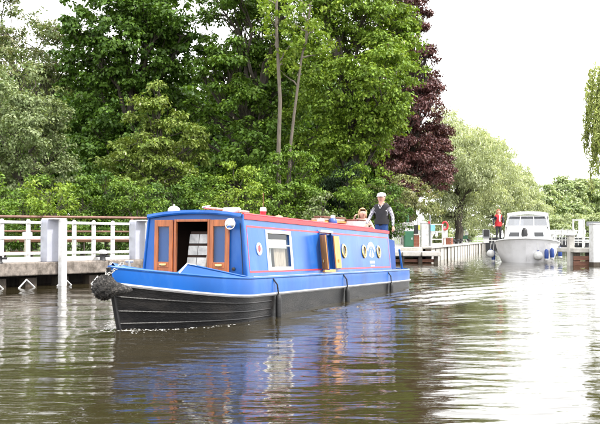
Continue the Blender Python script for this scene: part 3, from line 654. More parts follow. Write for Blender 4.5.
# stem bar, T-stud, chains, fender
b = MB(); b.tube([P(ustem(.85)-.015, 0, .84), P(ustem(.5)-.02, 0, .5), P(ustem(.2)-.02, 0, .2), P(-2.12, 0, 0), P(-1.93, 0, -.4)], .035, 8, flat=.8); b.build('stem_bar', 'black', nb, True)
b = MB(); b.tube([P(-1.98, .06, .83), P(-1.98, .06, .93)], .02, 8); b.tube([P(-1.98, 0, .92), P(-1.98, .12, .92)], .016, 8); b.build('mooring_stud', 'chain', nb, True)
fd = thing('rope_bow_fender', 'big black woven rope fender hanging on the bow stem', 'fender'); fd.parent = None
fw = lambda u, v, w_: bworld(u, v, w_ - BPITCH*u)
fc = fw(-2.47, 0, .575); fd.location = fc
rs = np.random.default_rng(4); b = MB(); rings = []
nr, ns = 26, 30
for i in range(nr+1):
    th_ = PI*i/nr; ring_ = []
    for k in range(ns):
        ph = 2*PI*k/ns; r_ = .165*(1 + .10*math.cos(th_*13 + (k % 2)*PI))*(1+.04*math.sin(5*ph+th_*9))
        d_ = Vector((math.sin(th_)*math.cos(ph), math.sin(th_)*math.sin(ph), math.cos(th_)))
        ring_.append(Vector((d_.x*r_*.95, d_.y*r_*1.12, d_.z*r_*.95)))
    rings.append(ring_)
b.loft(rings, True); b.build('woven_ball', 'rope', fd, True)
for s in (1, -1):
    a = Vector((0, 0, 0)); e = fw(-2.16, s*.23, .535) - fc; b = MB()
    pts = [a.lerp(e, f) for f in np.linspace(.1, 1, 12)]
    b.tube(pts, [.10*(1-f)**.8*(1+.12*(k % 2)) + .018 for k, f in enumerate(np.linspace(0, 1, 12))], 9); b.build('rope_tail', 'rope', fd, True)
    e = fw(-2.17, s*.09, .90) - fc; b = MB(); a = Vector((0, 0, .14))
    for k in range(7):
        c_ = a.lerp(e, (k+.5)/7); dv_ = (e-a).normalized()*.030; n_ = Vector((1, 0, 0)) if k % 2 else Vector((0, 1, 0)); side_ = dv_.cross(n_).normalized()*.017
        b.tube([c_-dv_, c_+side_-dv_*.4, c_+side_+dv_*.4, c_+dv_, c_-side_+dv_*.4, c_-side_-dv_*.4, c_-dv_], .008, 5)
    b.build('chain', 'chain', fd, True)
# ---- cabin
WB, WT, GW, RW = .93, .828, .66, 1.658
def vs(w_): return WB + (WT-WB)*(w_-GW)/(RW-GW)
def cside(u, w_, s=1, out=0): return P(u, s*(vs(w_)+out), w_)
def holed(fn, us, ws, holes, depth_fn=None):
    """flat skin in (u,w) with rectangular openings; reveals go inwards"""
    us = sorted(set(us + [x for h in holes for x in h[:2]])); ws = sorted(set(ws + [x for h in holes for x in h[2:]])); b = MB()
    for i in range(len(us)-1):
        for j in range(len(ws)-1):
            cu, cw = (us[i]+us[i+1])/2, (ws[j]+ws[j+1])/2
            if any(h[0] < cu < h[1] and h[2] < cw < h[3] for h in holes): continue
            b.add([fn(us[i], ws[j]), fn(us[i+1], ws[j]), fn(us[i+1], ws[j+1]), fn(us[i], ws[j+1])], [(0, 1, 2, 3)])
    for u0, u1, w0, w1 in holes:
        c4 = [(u0, w0), (u1, w0), (u1, w1), (u0, w1)]
        for k in range(4):
            a_, b_ = c4[k], c4[(k+1) % 4]
            b.add([fn(*a_), fn(*b_), depth_fn(*b_), depth_fn(*a_)], [(0, 1, 2, 3)])
    return b
WIN = (.90, 1.93, .81, 1.40); HAT = (3.49, 4.14, .76, 1.43)
UL = list(np.linspace(0, LC, 9))
b = holed(lambda u, w_: cside(u, w_), UL, [GW-.01, RW], [WIN, HAT], lambda u, w_: cside(u, w_, 1, -.07)); sd_ = b.build('cabin_side', 'blue', nb)
b = MB(); b.loft([[cside(u, GW-.01, -1) for u in UL], [cside(u, RW, -1) for u in UL]]); b.build('cabin_side', 'blue', nb)
# roof with camber, red edge
cam_z = lambda v: RW + .065*(1-(v/WT)**2)
b = MB(); vv = np.linspace(-WT-.02, WT+.02, 13); b.loft([[P(u, v, cam_z(v)) for v in vv] for u in (-.05, 0, 2, 4, 6, 7.6)] ); b.build('roof', 'red', nb, True)
b = MB(); b.loft([[P(u, v, cam_z(v)) for v in vv] for u in (7.6, LC+.05)]); b.build('roof_hatch', 'bluedark', nb, True)
for s in (1, -1):
    b = MB(); b.slab([P(.02, s*(WT+.016), 1.585), P(LC, s*(WT+.016), 1.585), P(LC, s*(WT+.018), RW-.004), P(.02, s*(WT+.018), RW-.004)], (0, -s, 0), .012); b.build('roof_edge', 'red', nb)
    b = MB(); b.tube([P(u, s*(WT-.05), RW+.016) for u in np.linspace(.15, 7.4, 9)], .02, 8); hr = b.build('handrail', 'red', nb, True)
# front wall with door opening
VO, V1 = -.36, .285; OT = 1.585
def fr(v, w_, d=0): return P(d + .0, v, w_)
b = MB()
for s, vin in ((1, V1), (-1, VO)):
    b.add([fr(vin, .28), fr(s*WB, .28), fr(s*WB, GW), fr(s*WT, RW), fr(s*WT*.75, cam_z(WT*.75)), fr(vin, cam_z(vin))], [(0, 1, 2, 3, 4, 5)])
b.add([fr(VO, OT), fr(V1, OT), fr(V1, cam_z(V1)), fr(0, cam_z(0)), fr(VO, cam_z(VO))], [(0, 1, 2, 3, 4)])
b.build('front_wall', 'blue', nb)
b = MB(); vv2 = np.linspace(-WT-.02, WT+.02, 13)
b.loft([[P(-.055, v, cam_z(v)-.055) for v in vv2], [P(-.07, v, cam_z(v)-.03) for v in vv2], [P(-.055, v, cam_z(v)+.012) for v in vv2], [P(.0, v, cam_z(v)+.012) for v in vv2]]); b.build('roof_front_lip', 'blue', nb, True)
for s in (1, -1):
    b = MB(); b.tube([P(-.012, s*(WB+.005), GW), P(-.012, s*(WT+.012), RW)], .02, 6); b.build('corner_bead', 'blue', nb, True)
b = MB(); b.slab([P(LC, -WB, GW), P(LC, WB, GW), P(LC, WT, RW), P(LC, 0, cam_z(0)-.004), P(LC, -WT, RW)], (-1, 0, 0), .02); b.build('rear_wall', 'bluedark', nb)
# interior lining: floor and bulkhead seen through the openings
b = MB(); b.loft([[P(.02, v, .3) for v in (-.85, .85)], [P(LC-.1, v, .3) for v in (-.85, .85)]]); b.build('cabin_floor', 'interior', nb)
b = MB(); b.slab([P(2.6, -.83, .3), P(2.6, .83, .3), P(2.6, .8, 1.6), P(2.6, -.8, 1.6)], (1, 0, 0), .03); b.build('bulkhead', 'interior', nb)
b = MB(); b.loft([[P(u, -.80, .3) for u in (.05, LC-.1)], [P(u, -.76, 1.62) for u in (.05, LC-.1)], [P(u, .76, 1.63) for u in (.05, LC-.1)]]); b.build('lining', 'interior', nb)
# door frame and the two opened front doors
b = MB()
for v in (VO+.02, V1-.02): b.box(P(-.012, v, .96), (.06, .04, 1.25), 0, .006)
b.box(P(-.012, (VO+V1)/2, OT-.02), (.06, V1-VO-.085, .04), 0, .006); b.build('door_frame', 'wooddark', nb)
for s, v0 in ((-1, VO-.345), (1, V1+.01)):
    v1 = v0 + .335; dr = MB()
    d_ = -.045; z0, z1 = .38, 1.575; gz0, gz1 = .90, 1.47; st_ = .065
    for a0, a1, w0, w1 in ((v0, v0+st_, z0, z1), (v1-st_, v1, z0, z1), (v0+st_, v1-st_, gz1, z1), (v0+st_, v1-st_, gz0-.09, gz0), (v0+st_, v1-st_, z0, z0+.09)):
        dr.box(P(d_, (a0+a1)/2, (w0+w1)/2), (.04, a1-a0, w1-w0), 0, .004)
    d = dr.build('front_door', 'wooddark', nb)
    b = MB(); b.box(P(d_, (v0+v1)/2, (gz0+gz1)/2), (.01, v1-v0-2*st_+.01, gz1-gz0+.01)); b.build('door_pane', 'glass', d)
    b = MB(); b.box(P(d_-.003, (v0+v1)/2, (z0+.09+gz0-.09)/2), (.022, v1-v0-2*st_-.002, gz0-z0-.182)); b.build('door_panel', 'wooddark', d)
    b = MB(); b.box(P(d_-.032, (v0+v1)/2, gz0-.045), (.022, .12, .035), 0, .008); b.tube([P(d_-.04, (v0+v1)/2-.04, gz0-.05), P(d_-.06, (v0+v1)/2, gz0-.055), P(d_-.04, (v0+v1)/2+.04, gz0-.05)], .008, 6); b.build('door_handle', 'brass', d, True)
# small things visible in the doorway: rack of white cards, pale curved board
pr = empty('card_rack'); pr.parent = nb
b = MB(); b.slab([P(.34, -.36, .60), P(.40, .02, .60), P(.40, .10, 1.40), P(.34, -.25, 1.40)], (1, .1, 0), .02); b.build('rack_board', 'interior', pr)
for r_ in range(4):
    for k in range(2):
        f0, f1 = r_/4+.02, (r_+1)/4-.035; z0, z1 = .62+.76*f0, .62+.76*f1
        lf = lambda z: -.34 + (z-.62)*.12; x0 = lambda z: lf(z) + k*.18; 
        b = MB(); b.slab([P(.325, x0(z0), z0), P(.335, x0(z0)+.165, z0), P(.325, x0(z1)+.165, z1), P(.315, x0(z1), z1)], (-1, 0, 0), .006); b.build('card', 'paper', pr)
b = MB(); pts = [P(.22, .02 + .14*math.sin(f*1.9), .42 + .98*f) for f in np.linspace(0, 1, 9)]; b.tube(pts, [.012+.018*math.sin(PI*f) for f in np.linspace(0, 1, 9)], 8, flat=2.2); b.build('pale_curtain', 'curtain', nb, True)
# headlamp
hl = MB(); hl.lathe([(.02, 0), (.075, .03), (.088, .075), (.088, .10)], 18, P(-.06, .70, 1.50), ax=(-1, 0, .05)); hl = hl.build('headlamp', 'chrome', nb, True)
b = MB(); b.lathe([(.08, 0), (.055, .018), (.01, .026)], 18, P(-.162, .70, 1.505), ax=(-1, 0, .05)); b.build('lens', 'chrome', hl, True)
b = MB(); b.tube([P(-.035, .70, 1.50), P(-.035, .70, 1.59)], .012, 6); b.build('lamp_bracket', 'chrome', hl)
b = MB(); b.tube([P(-.01, .80, 1.52), P(-.014, .83, 1.2), P(-.014, .86, .72)], .006, 5); b.build('lamp_cable', 'black', nb)
b = MB(); b.lathe([(.028, 0), (.028, .02), (.01, .025)], 12, P(-.002, .70, .80), ax=(-1, 0, 0)); b.build('deck_filler', 'black', nb, True)
# coach lines on the cabin side: one long rectangle
ln_u0, ln_u1, ln_w0, ln_w1 = .12, LC-.12, .755, 1.475
def stripe(u0, w0, u1, w1, th, nm='coach_line', s=1):
    b = MB(); du, dw = u1-u0, w1-w0; l_ = math.hypot(du, dw); nx_, ny_ = -dw/l_*th/2, du/l_*th/2
    q_ = [(u0-nx_, w0-ny_), (u1-nx_, w1-ny_), (u1+nx_, w1+ny_), (u0+nx_, w0+ny_)]
    b.slab([cside(u, w_, s, .0005) for u, w_ in q_], (0, -s, 0), .0025); b.build(nm, 'red', nb)
stripe(ln_u0, ln_w1, ln_u1, ln_w1, .028)
stripe(ln_u0, ln_w0, HAT[0]-.04, ln_w0, .028); stripe(HAT[1]+.04, ln_w0, ln_u1, ln_w0, .028)
stripe(ln_u0+.004, ln_w0+.016, ln_u0+.004, ln_w1-.016, .018); stripe(ln_u1, ln_w0+.016, ln_u1, ln_w1-.016, .018)
# long window
u0, u1, w0, w1 = WIN; wn = empty('side_window'); wn.parent = nb
b = MB(); t_ = .045
for a0, a1, c0, c1 in ((u0-t_, u0+.012, w0-t_, w1+t_), (u1-.012, u1+t_, w0-t_, w1+t_), (u0+.013, u1-.013, w1-.012, w1+t_), (u0+.013, u1-.013, w0-t_, w0+.012)):
    b.slab([cside(a0, c0, 1, -.01), cside(a1, c0, 1, -.01), cside(a1, c1, 1, -.01), cside(a0, c1, 1, -.01)], (0, -1, 0), .024)
b.build('frame', 'blind', wn, bevel=.004)
b = MB(); b.slab([cside(u0, w0, 1, -.03), cside(u1, w0, 1, -.03), cside(u1, w1, 1, -.03), cside(u0, w1, 1, -.03)], (0, -1, 0), .005); b.build('pane', 'glass', wn)
b = MB(); b.slab([cside(u0+.02, w1-.22, 1, -.025), cside(u1-.02, w1-.22, 1, -.025), cside(u1-.02, w1-.20, 1, -.025), cside(u0+.02, w1-.20, 1, -.025)], (0, -1, 0), .018); b.build('glazing_bar', 'blind', wn)
b = MB(); b.slab([cside(u0+.01, w1-.26, 1, -.085), cside(u1-.01, w1-.26, 1, -.085), cside(u1-.01, w1-.11, 1, -.085), cside(u0+.01, w1-.11, 1, -.085)], (0, -1, 0), .01); b.build('blind', 'blind', wn)
b = MB(); n_ = 26; uu = np.linspace(u0+.50, u1-.04, n_)
b.loft([[cside(u, z, 1, -.11 + .018*math.sin(k*1.35)) for k, u in enumerate(uu)] for z in (w0, 1.1, w1-.1)]); b.build('curtain', 'curtain', wn, True)
b = MB(); b.box(cside(u0+.24, w0+.10, 1, -.16), (.26, .08, .2), 0, .02); b.build('inside_box', 'paper', wn)
b = MB(); b.tube([cside(u0+.38, w0, 1, -.14), cside(u0+.40, w1-.25, 1, -.14)], .025, 6); b.build('inside_post', 'white', wn)
# side hatch with two opened doors
u0, u1, w0, w1 = HAT; t_ = .04
for a0, a1, c0, c1 in ((u0-t_, u0+.005, w0-.03, w1+.06), (u1-.005, u1+t_, w0-.03, w1+.06)):
    b = MB(); b.slab([cside(a0, c0, 1, -.005), cside(a1, c0, 1, -.005), cside(a1, c1, 1, -.005), cside(a0, c1, 1, -.005)], (0, -1, 0), .03); hf = b.build('hatch_frame', 'bluedark', nb)
b = MB(); b.slab([cside(u0-.03, w1+.045, 1, 0), cside(u1+.03, w1+.045, 1, 0), cside(u1+.03, w1+.09, 1, 0), cside(u0-.03, w1+.09, 1, 0)], (0, -1, 0), .06); b.build('drip_rail', 'white', hf)
b = MB(); b.slab([cside(u0, w0-.06, 1, 0), cside(u1, w0-.06, 1, 0), cside(u1, w0-.012, 1, 0), cside(u0, w0-.012, 1, 0)], (0, -1, 0), .05); b.build('hatch_sill', 'wood', hf)
def hdoor(uh, sgn, ang):
    """hinged at uh; closed direction sgn*u; opened by ang"""
    du, dv = sgn*math.cos(ang), math.sin(ang); d = empty('hatch_door'); d.parent = nb; wd = .31
    nrm_u, nrm_v = -dv*sgn, du*sgn
    def q_(a, w_, off): return P(uh + du*a + nrm_u*off, vs(w_) + .035 + dv*a + nrm_v*off, w_)
    for nm, mt, o0, o1, wz0, wz1, a0, a1 in (('outer_skin', 'bluedark', .0, .012, w0-.01, w1+.01, 0, wd), ('inner_board', 'wood', .0135, .035, w0+.01, w1-.01, .012, wd-.012)):
        if sgn < 0: o0, o1 = o0, o1
        b = MB(); c8 = [q_(a, z, o) for o in (o0*DS, o1*DS) for a, z in ((a0, wz0), (a1, wz0), (a1, wz1), (a0, wz1))]
        b.add(c8, [(0, 1, 2, 3), (7, 6, 5, 4), (0, 4, 5, 1), (1, 5, 6, 2), (2, 6, 7, 3), (3, 7, 4, 0)]); b.build(nm, mt, d)
    b = MB(); b.box(q_(wd*.5, w0+.16, .045*DS), (.06, .02, .05)); b.build('latch', 'brass', d)
DS = 1; hdoor(u0-.005, 1, R(138))
DS = -1; hdoor(u1+.005, -1, R(177))
# portholes
for u in (4.91, 6.35, 7.53):
    c_ = cside(u, 1.12, 1, .004); ax = Vector((0, -1, .10)).normalized()
    b = MB(); b.lathe([(.105, 0), (.15, .0), (.155, .012), (.14, .026), (.112, .026), (.105, .012)], 24, c_, ax=ax, cap=False); o = b.build('porthole', 'brass', nb, True)
    b = MB(); b.lathe([(.106, .002), (.106, .010)], 24, c_, ax=ax); b.build('porthole_pane', 'glassdark', o)
    b = MB(); b.lathe([(.1, .0005), (.1, .0018)], 24, c_, ax=ax); b.build('porthole_lining', 'interior', o)
# round plaque by the front and the white painted emblem aft
c_ = cside(.535, 1.12, 1, .002); ax = Vector((0, -1, .10)).normalized()
b = MB(); b.lathe([(.06, 0), (.105, 0), (.105, .012), (.06, .012)], 22, c_, ax=ax, cap=False); o = b.build('round_plaque', 'white', nb)
b = MB(); b.lathe([(.055, 0), (.05, .008)], 16, c_, ax=ax); b.build('plaque_centre', 'red', o)
em = empty('painted_emblem'); em.parent = nb; uc, wc = 6.96, 1.10
def ez(pts):
    b = MB(); b.slab([cside(uc+x, wc+y, 1, .0008) for x, y in pts], (0, -1, 0), .0025); b.build('emblem_stroke', 'white', em)
for k in range(9):                                       # arch
    a0, a1 = PI*(.10+k*.089), PI*(.10+k*.089+.068)
    ez([(.36*math.cos(a0), .30*math.sin(a0)-.05), (.27*math.cos(a0), .20*math.sin(a0)-.05), (.27*math.cos(a1), .20*math.sin(a1)-.05), (.36*math.cos(a1), .30*math.sin(a1)-.05)])
ez([(-.2, -.08), (-.03, -.12), (-.06, .06), (-.12, .02)]); ez([(.03, -.12), (.2, -.08), (.12, .02), (.06, .06)]); ez([(-.03, .08), (.03, .08), (0, .14)])
for k in range(6): ez([(-.2+k*.07, -.25), (-.15+k*.07, -.25), (-.15+k*.07, -.19), (-.2+k*.07, -.19)])
for k in range(5): ez([(-.15+k*.07, -.32), (-.11+k*.07, -.32), (-.11+k*.07, -.285), (-.15+k*.07, -.285)])
# roof furniture (fixed parts)
def vent(u, v, r, h, m_='chrome'):
    z = cam_z(v); b = MB(); b.lathe([(r*.8, 0), (r*.8, h*.35), (r*1.0, h*.40), (r*1.0, h*.5), (r*.9, h*.75), (r*.55, h*.95), (r*.12, h), (r*.12, h*1.18), (r*.02, h*1.2)], 18, P(u, v, z)); return b.build('roof_vent', m_, nb, True)
vent(.45, -.64, .105, .15); vent(3.0, .2, .08, .07, 'brass'); vent(5.1, .3, .085, .10, 'white')
b = MB(); b.lathe([(.05, 0), (.055, .09), (.06, .1)], 14, P(1.75, .42, cam_z(.42)-.01)); ch = b.build('chimney', 'red', nb, True)
b = MB(); b.lathe([(.058, .1), (.062, .12), (.05, .17), (.03, .175)], 14, P(1.75, .42, cam_z(.42)-.01)); b.build('chimney_cap', 'white', ch, True)
b = MB(); b.tube([P(1.75, .42, cam_z(.42)+.15), P(1.75, .42, cam_z(.42)+.42)], .006, 5); b.build('aerial', 'redtimber', ch)
b = MB(); b.lathe([(.09, 0), (.10, .05), (.09, .1), (.05, .14)], 14, P(5.75, .35, cam_z(.35))); o = b.build('water_can', 'navy', nb, True)
b = MB(); b.lathe([(.05, .14), (.055, .19), (.02, .21)], 14, P(5.75, .35, cam_z(.35))); b.build('can_lid', 'white', o, True)
# tiller, rear door edge, stern posts
b = MB(); b.tube([P(10.7, 0, .66), P(10.7, 0, 1.35), P(10.4, .02, 1.55), P(9.55, .06, 1.60)], [.03, .03, .022, .018], 8); b.build('tiller', 'brass', nb, True)
b = MB(); b.slab([P(LC+.04, .70, .68), P(LC+.5, .90, .68), P(LC+.5, .86, 1.42), P(LC+.04, .66, 1.50)], (0, 1, 0), .03); b.build('rear_door', 'bluedark', nb)
b = MB(); b.tube([P(LC+.95, .95, .66), P(LC+.75, .92, 1.20)], .028, 8); b.build('stern_post', 'blue', nb, True)
b = MB(); b.box(P(LC+.36, .25, .75), (.5, .8, .2), 0, .02); b.build('stern_step', 'grey', nb)
# loose things on the roof
def onroof(u, v, dz=0): p = bworld(u, v, cam_z(v) - BPITCH*u + dz); return p
bz = PI/2 - BTH
th = thing('boat_pole', 'white boat pole with metal hook lying at the roof front', 'pole', onroof(.1, .18, .02), 0)
e = onroof(1.3, .36, .02) - Vector(th.location); b = MB(); b.tube([(0, 0, .03), e + Vector((0, 0, .03))], .022, 8); b.build('shaft', 'greytimber', th, True)
b = MB(); b.tube([(0, 0, .03), (-.05, -.12, .035), (.02, -.17, .05), (.07, -.13, .06)], [.024, .016, .012, .008], 8); b.build('hook', 'chrome', th, True)
th = thing('coiled_rope', 'pale coiled mooring rope on the front right of the roof', 'rope', onroof(.35, .5, .0), 0); b = MB()
b.tube([(.13*math.cos(a)*(1+.1*math.sin(a*.7)), .13*math.sin(a), .02+a*.0022) for a in np.linspace(0, 26, 90)], .013, 5); b.build('coil', 'capwhite', th, True)
th = thing('plank_stack', 'wooden gangplanks stacked on the rear of the roof', 'planks', onroof(6.3, .12, 0), bz)
for k in range(3): MB().box((0, 0, .065+k*.05), (2.0-.12*k, .3-.03*k, .04), .02*k, .006).build('plank', ('wood', 'greytimber', 'redtimber')[k], th)
for x in (-.7, .7): MB().box((x, 0, .02), (.07, .34, .045)).build('bearer', 'white', th)
th = thing('white_locker', 'low white box with brown lid on the roof beside the woman', 'box', onroof(7.25, .42, 0), bz)
MB().box((0, 0, .075), (.55, .3, .15), 0, .02).build('box_body', 'white', th); MB().box((0, 0, .165), (.59, .34, .03), 0, .01).build('lid', 'redtimber', th)
# hanging side fenders
for u, lab in ((.877, 'black side fender hanging nearest the bow'), (4.53, 'black side fender hanging amidships below the side hatch'), (7.95, 'black side fender hanging near the stern')):
    p = bworld(u, 1.10, 0); zg = .66 - BPITCH*u; th = thing('side_fender', lab, 'fender', (p.x, p.y, zg - .72), bz, 'side fenders')
    b = MB(); b.lathe([(.02, .0), (.045, .03), (.05, .1), (.05, .36), (.04, .42), (.018, .44)], 12); b.build('body', 'rubber', th, True)
    b = MB(); b.tube([(0, 0, .43), (-.05, .0, .60), (-.11, .08, .735)], .014, 6); b.build('rope', 'rope', th, True)

# ------------------------------------------------------------------ people
def skin_body(name, nodes, edges, root, parent, zones, extra=None, mats=()):
    """nodes: name -> (xyz, rx, ry); one continuous skin surface; zones: edge -> material slot"""
    me = bpy.data.meshes.new(name+'_src'); names = list(nodes); idx = {k: i for i, k in enumerate(names)}
    me.from_pydata([nodes[k][0] for k in names], [(idx[a], idx[b_]) for a, b_ in edges], [])
    o = bpy.data.objects.new(name+'_src', me); C.objects.link(o)
    md = o.modifiers.new('skin', 'SKIN'); md.use_smooth_shade = True
    if not me.skin_vertices:
        bm = bmesh.new(); bm.from_mesh(me); bm.verts.layers.skin.verify(); bm.to_mesh(me); bm.free()
    for i, k in enumerate(names):
        sv = me.skin_vertices[0].data[i]; sv.radius = nodes[k][1:3]; sv.use_root = (k == root)
    o.modifiers.new('sub', 'SUBSURF').levels = 2; o.modifiers['sub'].render_levels = 2
    dg = bpy.context.evaluated_depsgraph_get(); ev = o.evaluated_get(dg); m2 = bpy.data.meshes.new_from_object(ev); m2.name = name
    bpy.data.objects.remove(o)
    for mm in mats: m2.materials.append(M[mm])
    seg = [(Vector(nodes[a][0]), Vector(nodes[b_][0]), (nodes[a][1]+nodes[b_][1])/2, zones.get((a, b_), 0)) for a, b_ in edges]
    for p in m2.polygons:
        c_ = p.center; best = None
        for a, b_, r_, z in seg:
            ab = b_-a; f = max(0, min(1, (c_-a).dot(ab)/max(1e-6, ab.length_squared))); d = (c_-a-ab*f).length - r_*.5
            if best is None or d < best[0]: best = (d, z)
        p.material_index = best[1]; p.use_smooth = True
    ob = bpy.data.objects.new(name, m2); C.objects.link(ob); ob.parent = parent; return ob
def head_bits(parent, c, yaw_dir, hair, hairmat, style):
    """face details and hair; c = head centre, head radius about .1"""
    f = Vector(yaw_dir).normalized(); s = Vector((-f.y, f.x, 0)); up = Vector((0, 0, 1)); c = Vector(c)
    b = MB(); b.tube([c + f*.088 + up*.02, c + f*.112 - up*.018, c + f*.092 - up*.032], [.010, .017, .010], 8); b.build('nose', 'skin', parent, True)
    b = MB()
    for k in (1, -1): b.lathe([(.002, -.008), (.007, -.004), (.007, .004), (.002, .008)], 8, c + f*.087 + s*.034*k + up*.022, ax=f)
    b.build('eyes', 'black', parent, True)
    b = MB(); b.tube([c + f*.088 + s*.026 - up*.056, c + f*.097 - up*.058, c + f*.088 - s*.026 - up*.056], .006, 6); b.build('mouth', 'brick', parent, True)
    b = MB()
    for k in (1, -1): b.lathe([(.006, -.008), (.026, 0), (.02, .010), (.004, .012)], 10, c + s*.088*k - up*.002, ax=s*k)
    b.build('ears', 'skin', parent, True)
    b = MB(); rings = []; nr = 10; ns = 18
    for i in range(nr+1):
        ring_ = []
        for k in range(ns):
            ph = 2*PI*k/ns; front = math.cos(ph)
            lim = {'short': 1.45, 'bob': 2.35, 'long': 2.5, 'fringe': 1.3}[style] if front < .45 else {'short': .8, 'bob': .72, 'long': .7, 'fringe': .7}[style]
            th_ = lim*i/nr; rr_ = .108 + (.012 if style in ('bob', 'long') else 0) + .006*math.sin(ph*7+i*2.1)
            d = f*math.cos(ph)*math.sin(th_) + s*math.sin(ph)*math.sin(th_) + up*math.cos(th_)*1.18
            q = c + up*.012 + d*rr_ - f*.012
            if th_ > 1.6: q = c + up*.012 - f*.012 + (f*math.cos(ph) + s*math.sin(ph))*(rr_*.98) + up*(-.0 - (th_-1.57)*.16)
            ring_.append(q)
        rings.append(ring_)
    b.loft(rings, True); h = b.build(hair, hairmat, parent, True); sm = h.modifiers.new('solid', 'SOLIDIFY'); sm.thickness = .012
def hand(b, wrist, dirv, palmn, curl=.5, s=1):
    """palm and five bent fingers as tubes meeting in the palm"""
    d = Vector(dirv).normalized(); n = Vector(palmn).normalized(); t = d.cross(n).normalized(); n = t.cross(d).normalized(); w0 = Vector(wrist)
    b.tube([w0, w0+d*.04, w0+d*.085], [.026, .037, .034], 8, flat=.5)
    for k, ln in enumerate((.068, .078, .074, .058)):
        a = w0 + d*.08 + t*(.027-.018*k); b1 = a + (d*math.cos(curl*.5) + n*math.sin(curl*.5))*ln*.5; b2 = b1 + (d*math.cos(curl*1.6) + n*math.sin(curl*1.6))*ln*.5
        b.tube([a, b1, b2], [.0095, .009, .007], 6)
    a = w0 + d*.025 + t*.03; b1 = a + (d*.6 + t*.7 + n*.3)*.04; b2 = b1 + (d*.85 + t*.15 + n*.5)*.033; b.tube([a, b1, b2], [.012, .011, .008], 6)
def person(label, loc, rz, H, hw_, arms, mats, zone, hairmat, style, hair='hair', look=(1, 0, 0), lean=0, legs=None, girth=1.0):
    """faces local +X; arms: (shoulder-relative elbow, wrist) for left (+Y) and right (-Y), in metres"""
    root = thing('person', label, 'person', loc, rz); k = H/1.75; g_ = girth
    N = {}
    def nd(nm, x, y, z, rx, ry): N[nm] = ((x, y, z), rx, ry)
    nd('pelvis', 0, 0, .95*k, .125*g_, .165*g_); nd('waist', .0, 0, 1.08*k, .115*g_, .15*g_); nd('chest', lean*.5, 0, 1.27*k, .12*g_, .175*g_); nd('upper', lean, 0, 1.40*k, .10, .16*g_)
    nd('neck', lean+.01, 0, 1.475*k, .064, .064); nd('jaw', lean+.025, 0, 1.55*k, .085, .076); nd('head', lean+.02, 0, 1.62*k, .118, .10); nd('crown', lean+.01, 0, 1.69*k, .085, .078)
    E_ = [('pelvis', 'waist'), ('waist', 'chest'), ('chest', 'upper'), ('upper', 'neck'), ('neck', 'jaw'), ('jaw', 'head'), ('head', 'crown')]
    ws = []
    for s, nm in ((1, 'l'), (-1, 'r')):
        sh = Vector((lean, s*.185*hw_, 1.405*k)); N[nm+'sho'] = (tuple(sh), .062, .062); el, wr = arms[nm]
        N[nm+'elb'] = (tuple(sh+Vector(el)), .047, .047); N[nm+'wri'] = (tuple(sh+Vector(wr)), .031, .031)
        E_ += [('upper', nm+'sho'), (nm+'sho', nm+'elb'), (nm+'elb', nm+'wri')]; ws.append((sh+Vector(wr), (Vector(wr)-Vector(el))))
        st_ = (legs or {}).get(nm, 0)
        N[nm+'hip'] = ((0, s*.095, .88*k), .092*g_, .092*g_); N[nm+'kne'] = ((.03+st_*.5, s*.10, .50*k), .066, .066); N[nm+'ank'] = ((-.02+st_, s*.105, .09*k), .046, .046); N[nm+'toe'] = ((.15+st_, s*.12, .042), .042, .038)
        E_ += [('pelvis', nm+'hip'), (nm+'hip', nm+'kne'), (nm+'kne', nm+'ank'), (nm+'ank', nm+'toe')]
    skin_body('body', N, E_, 'pelvis', root, zone, mats=mats)
    for (p, d), s in zip(ws, (1, -1)):
        b = MB(); hand(b, p, d, (-.2, -s*.6, -.5), .7); b.build('hand', 'skin', root, True)
    head_bits(root, (lean+.02, 0, 1.612*k), look, hair, hairmat, style)
    return root, k
def zones(arm, torso, leg, shoe, skin, sleeve_end=None):
    z = {}
    for s in 'lr':
        z[('upper', s+'sho')] = torso; z[(s+'sho', s+'elb')] = arm; z[(s+'elb', s+'wri')] = arm if sleeve_end is None else sleeve_end
        z[('pelvis', s+'hip')] = leg; z[(s+'hip', s+'kne')] = leg; z[(s+'kne', s+'ank')] = leg; z[(s+'ank', s+'toe')] = shoe
    z[('pelvis', 'waist')] = leg; z[('waist', 'chest')] = torso; z[('chest', 'upper')] = torso; z[('upper', 'neck')] = skin; z[('neck', 'jaw')] = skin; z[('jaw', 'head')] = skin; z[('head', 'crown')] = skin
    return z
# steersman (faces the bow, i.e. towards the camera and left)
pm = bworld(LC+.40, .56, .852 - BPITCH*(LC+.4))
H_man = 1.80
man, k = person('man in white cap, dark vest and checked shirt steering the boat', pm, PI + bz - R(4), H_man, 1.0, {'l': ((-.04, .10, -.27), (.02, .13, -.52)), 'r': ((.02, -.12, -.27), (.20, -.16, -.46))},
                ('vest', 'shirt', 'jeans', 'skin', 'black'), {**zones(1, 0, 2, 4, 3), ('pelvis', 'waist'): 0}, 'greyhair', 'short', girth=1.05)
hc = Vector((.02, 0, 1.612*k)); b = MB()
b.lathe([(.116, 0), (.117, .025), (.106, .06), (.075, .085), (.02, .095)], 18, hc + Vector((-.012, 0, .045))); cp = b.build('cap', 'capwhite', man, True)
b = MB(); b.loft([[hc + Vector((.06+.0*f, y, .055)) for f in (0,) for y in np.linspace(-.1, .1, 7)], [hc + Vector((.105+.08*(1-(y/.1)**2)**.5, y*.95, .040)) for y in np.linspace(-.0999, .0999, 7)]]); pk = b.build('peak', 'capwhite', cp, True)
pk.modifiers.new('solid', 'SOLIDIFY').thickness = .008
b = MB(); b.tube([Vector((.105, .055, 1.44*k)), Vector((.13, 0, 1.34*k)), Vector((.105, -.055, 1.44*k))], .014, 6); b.build('collar', 'shirt', man, True)
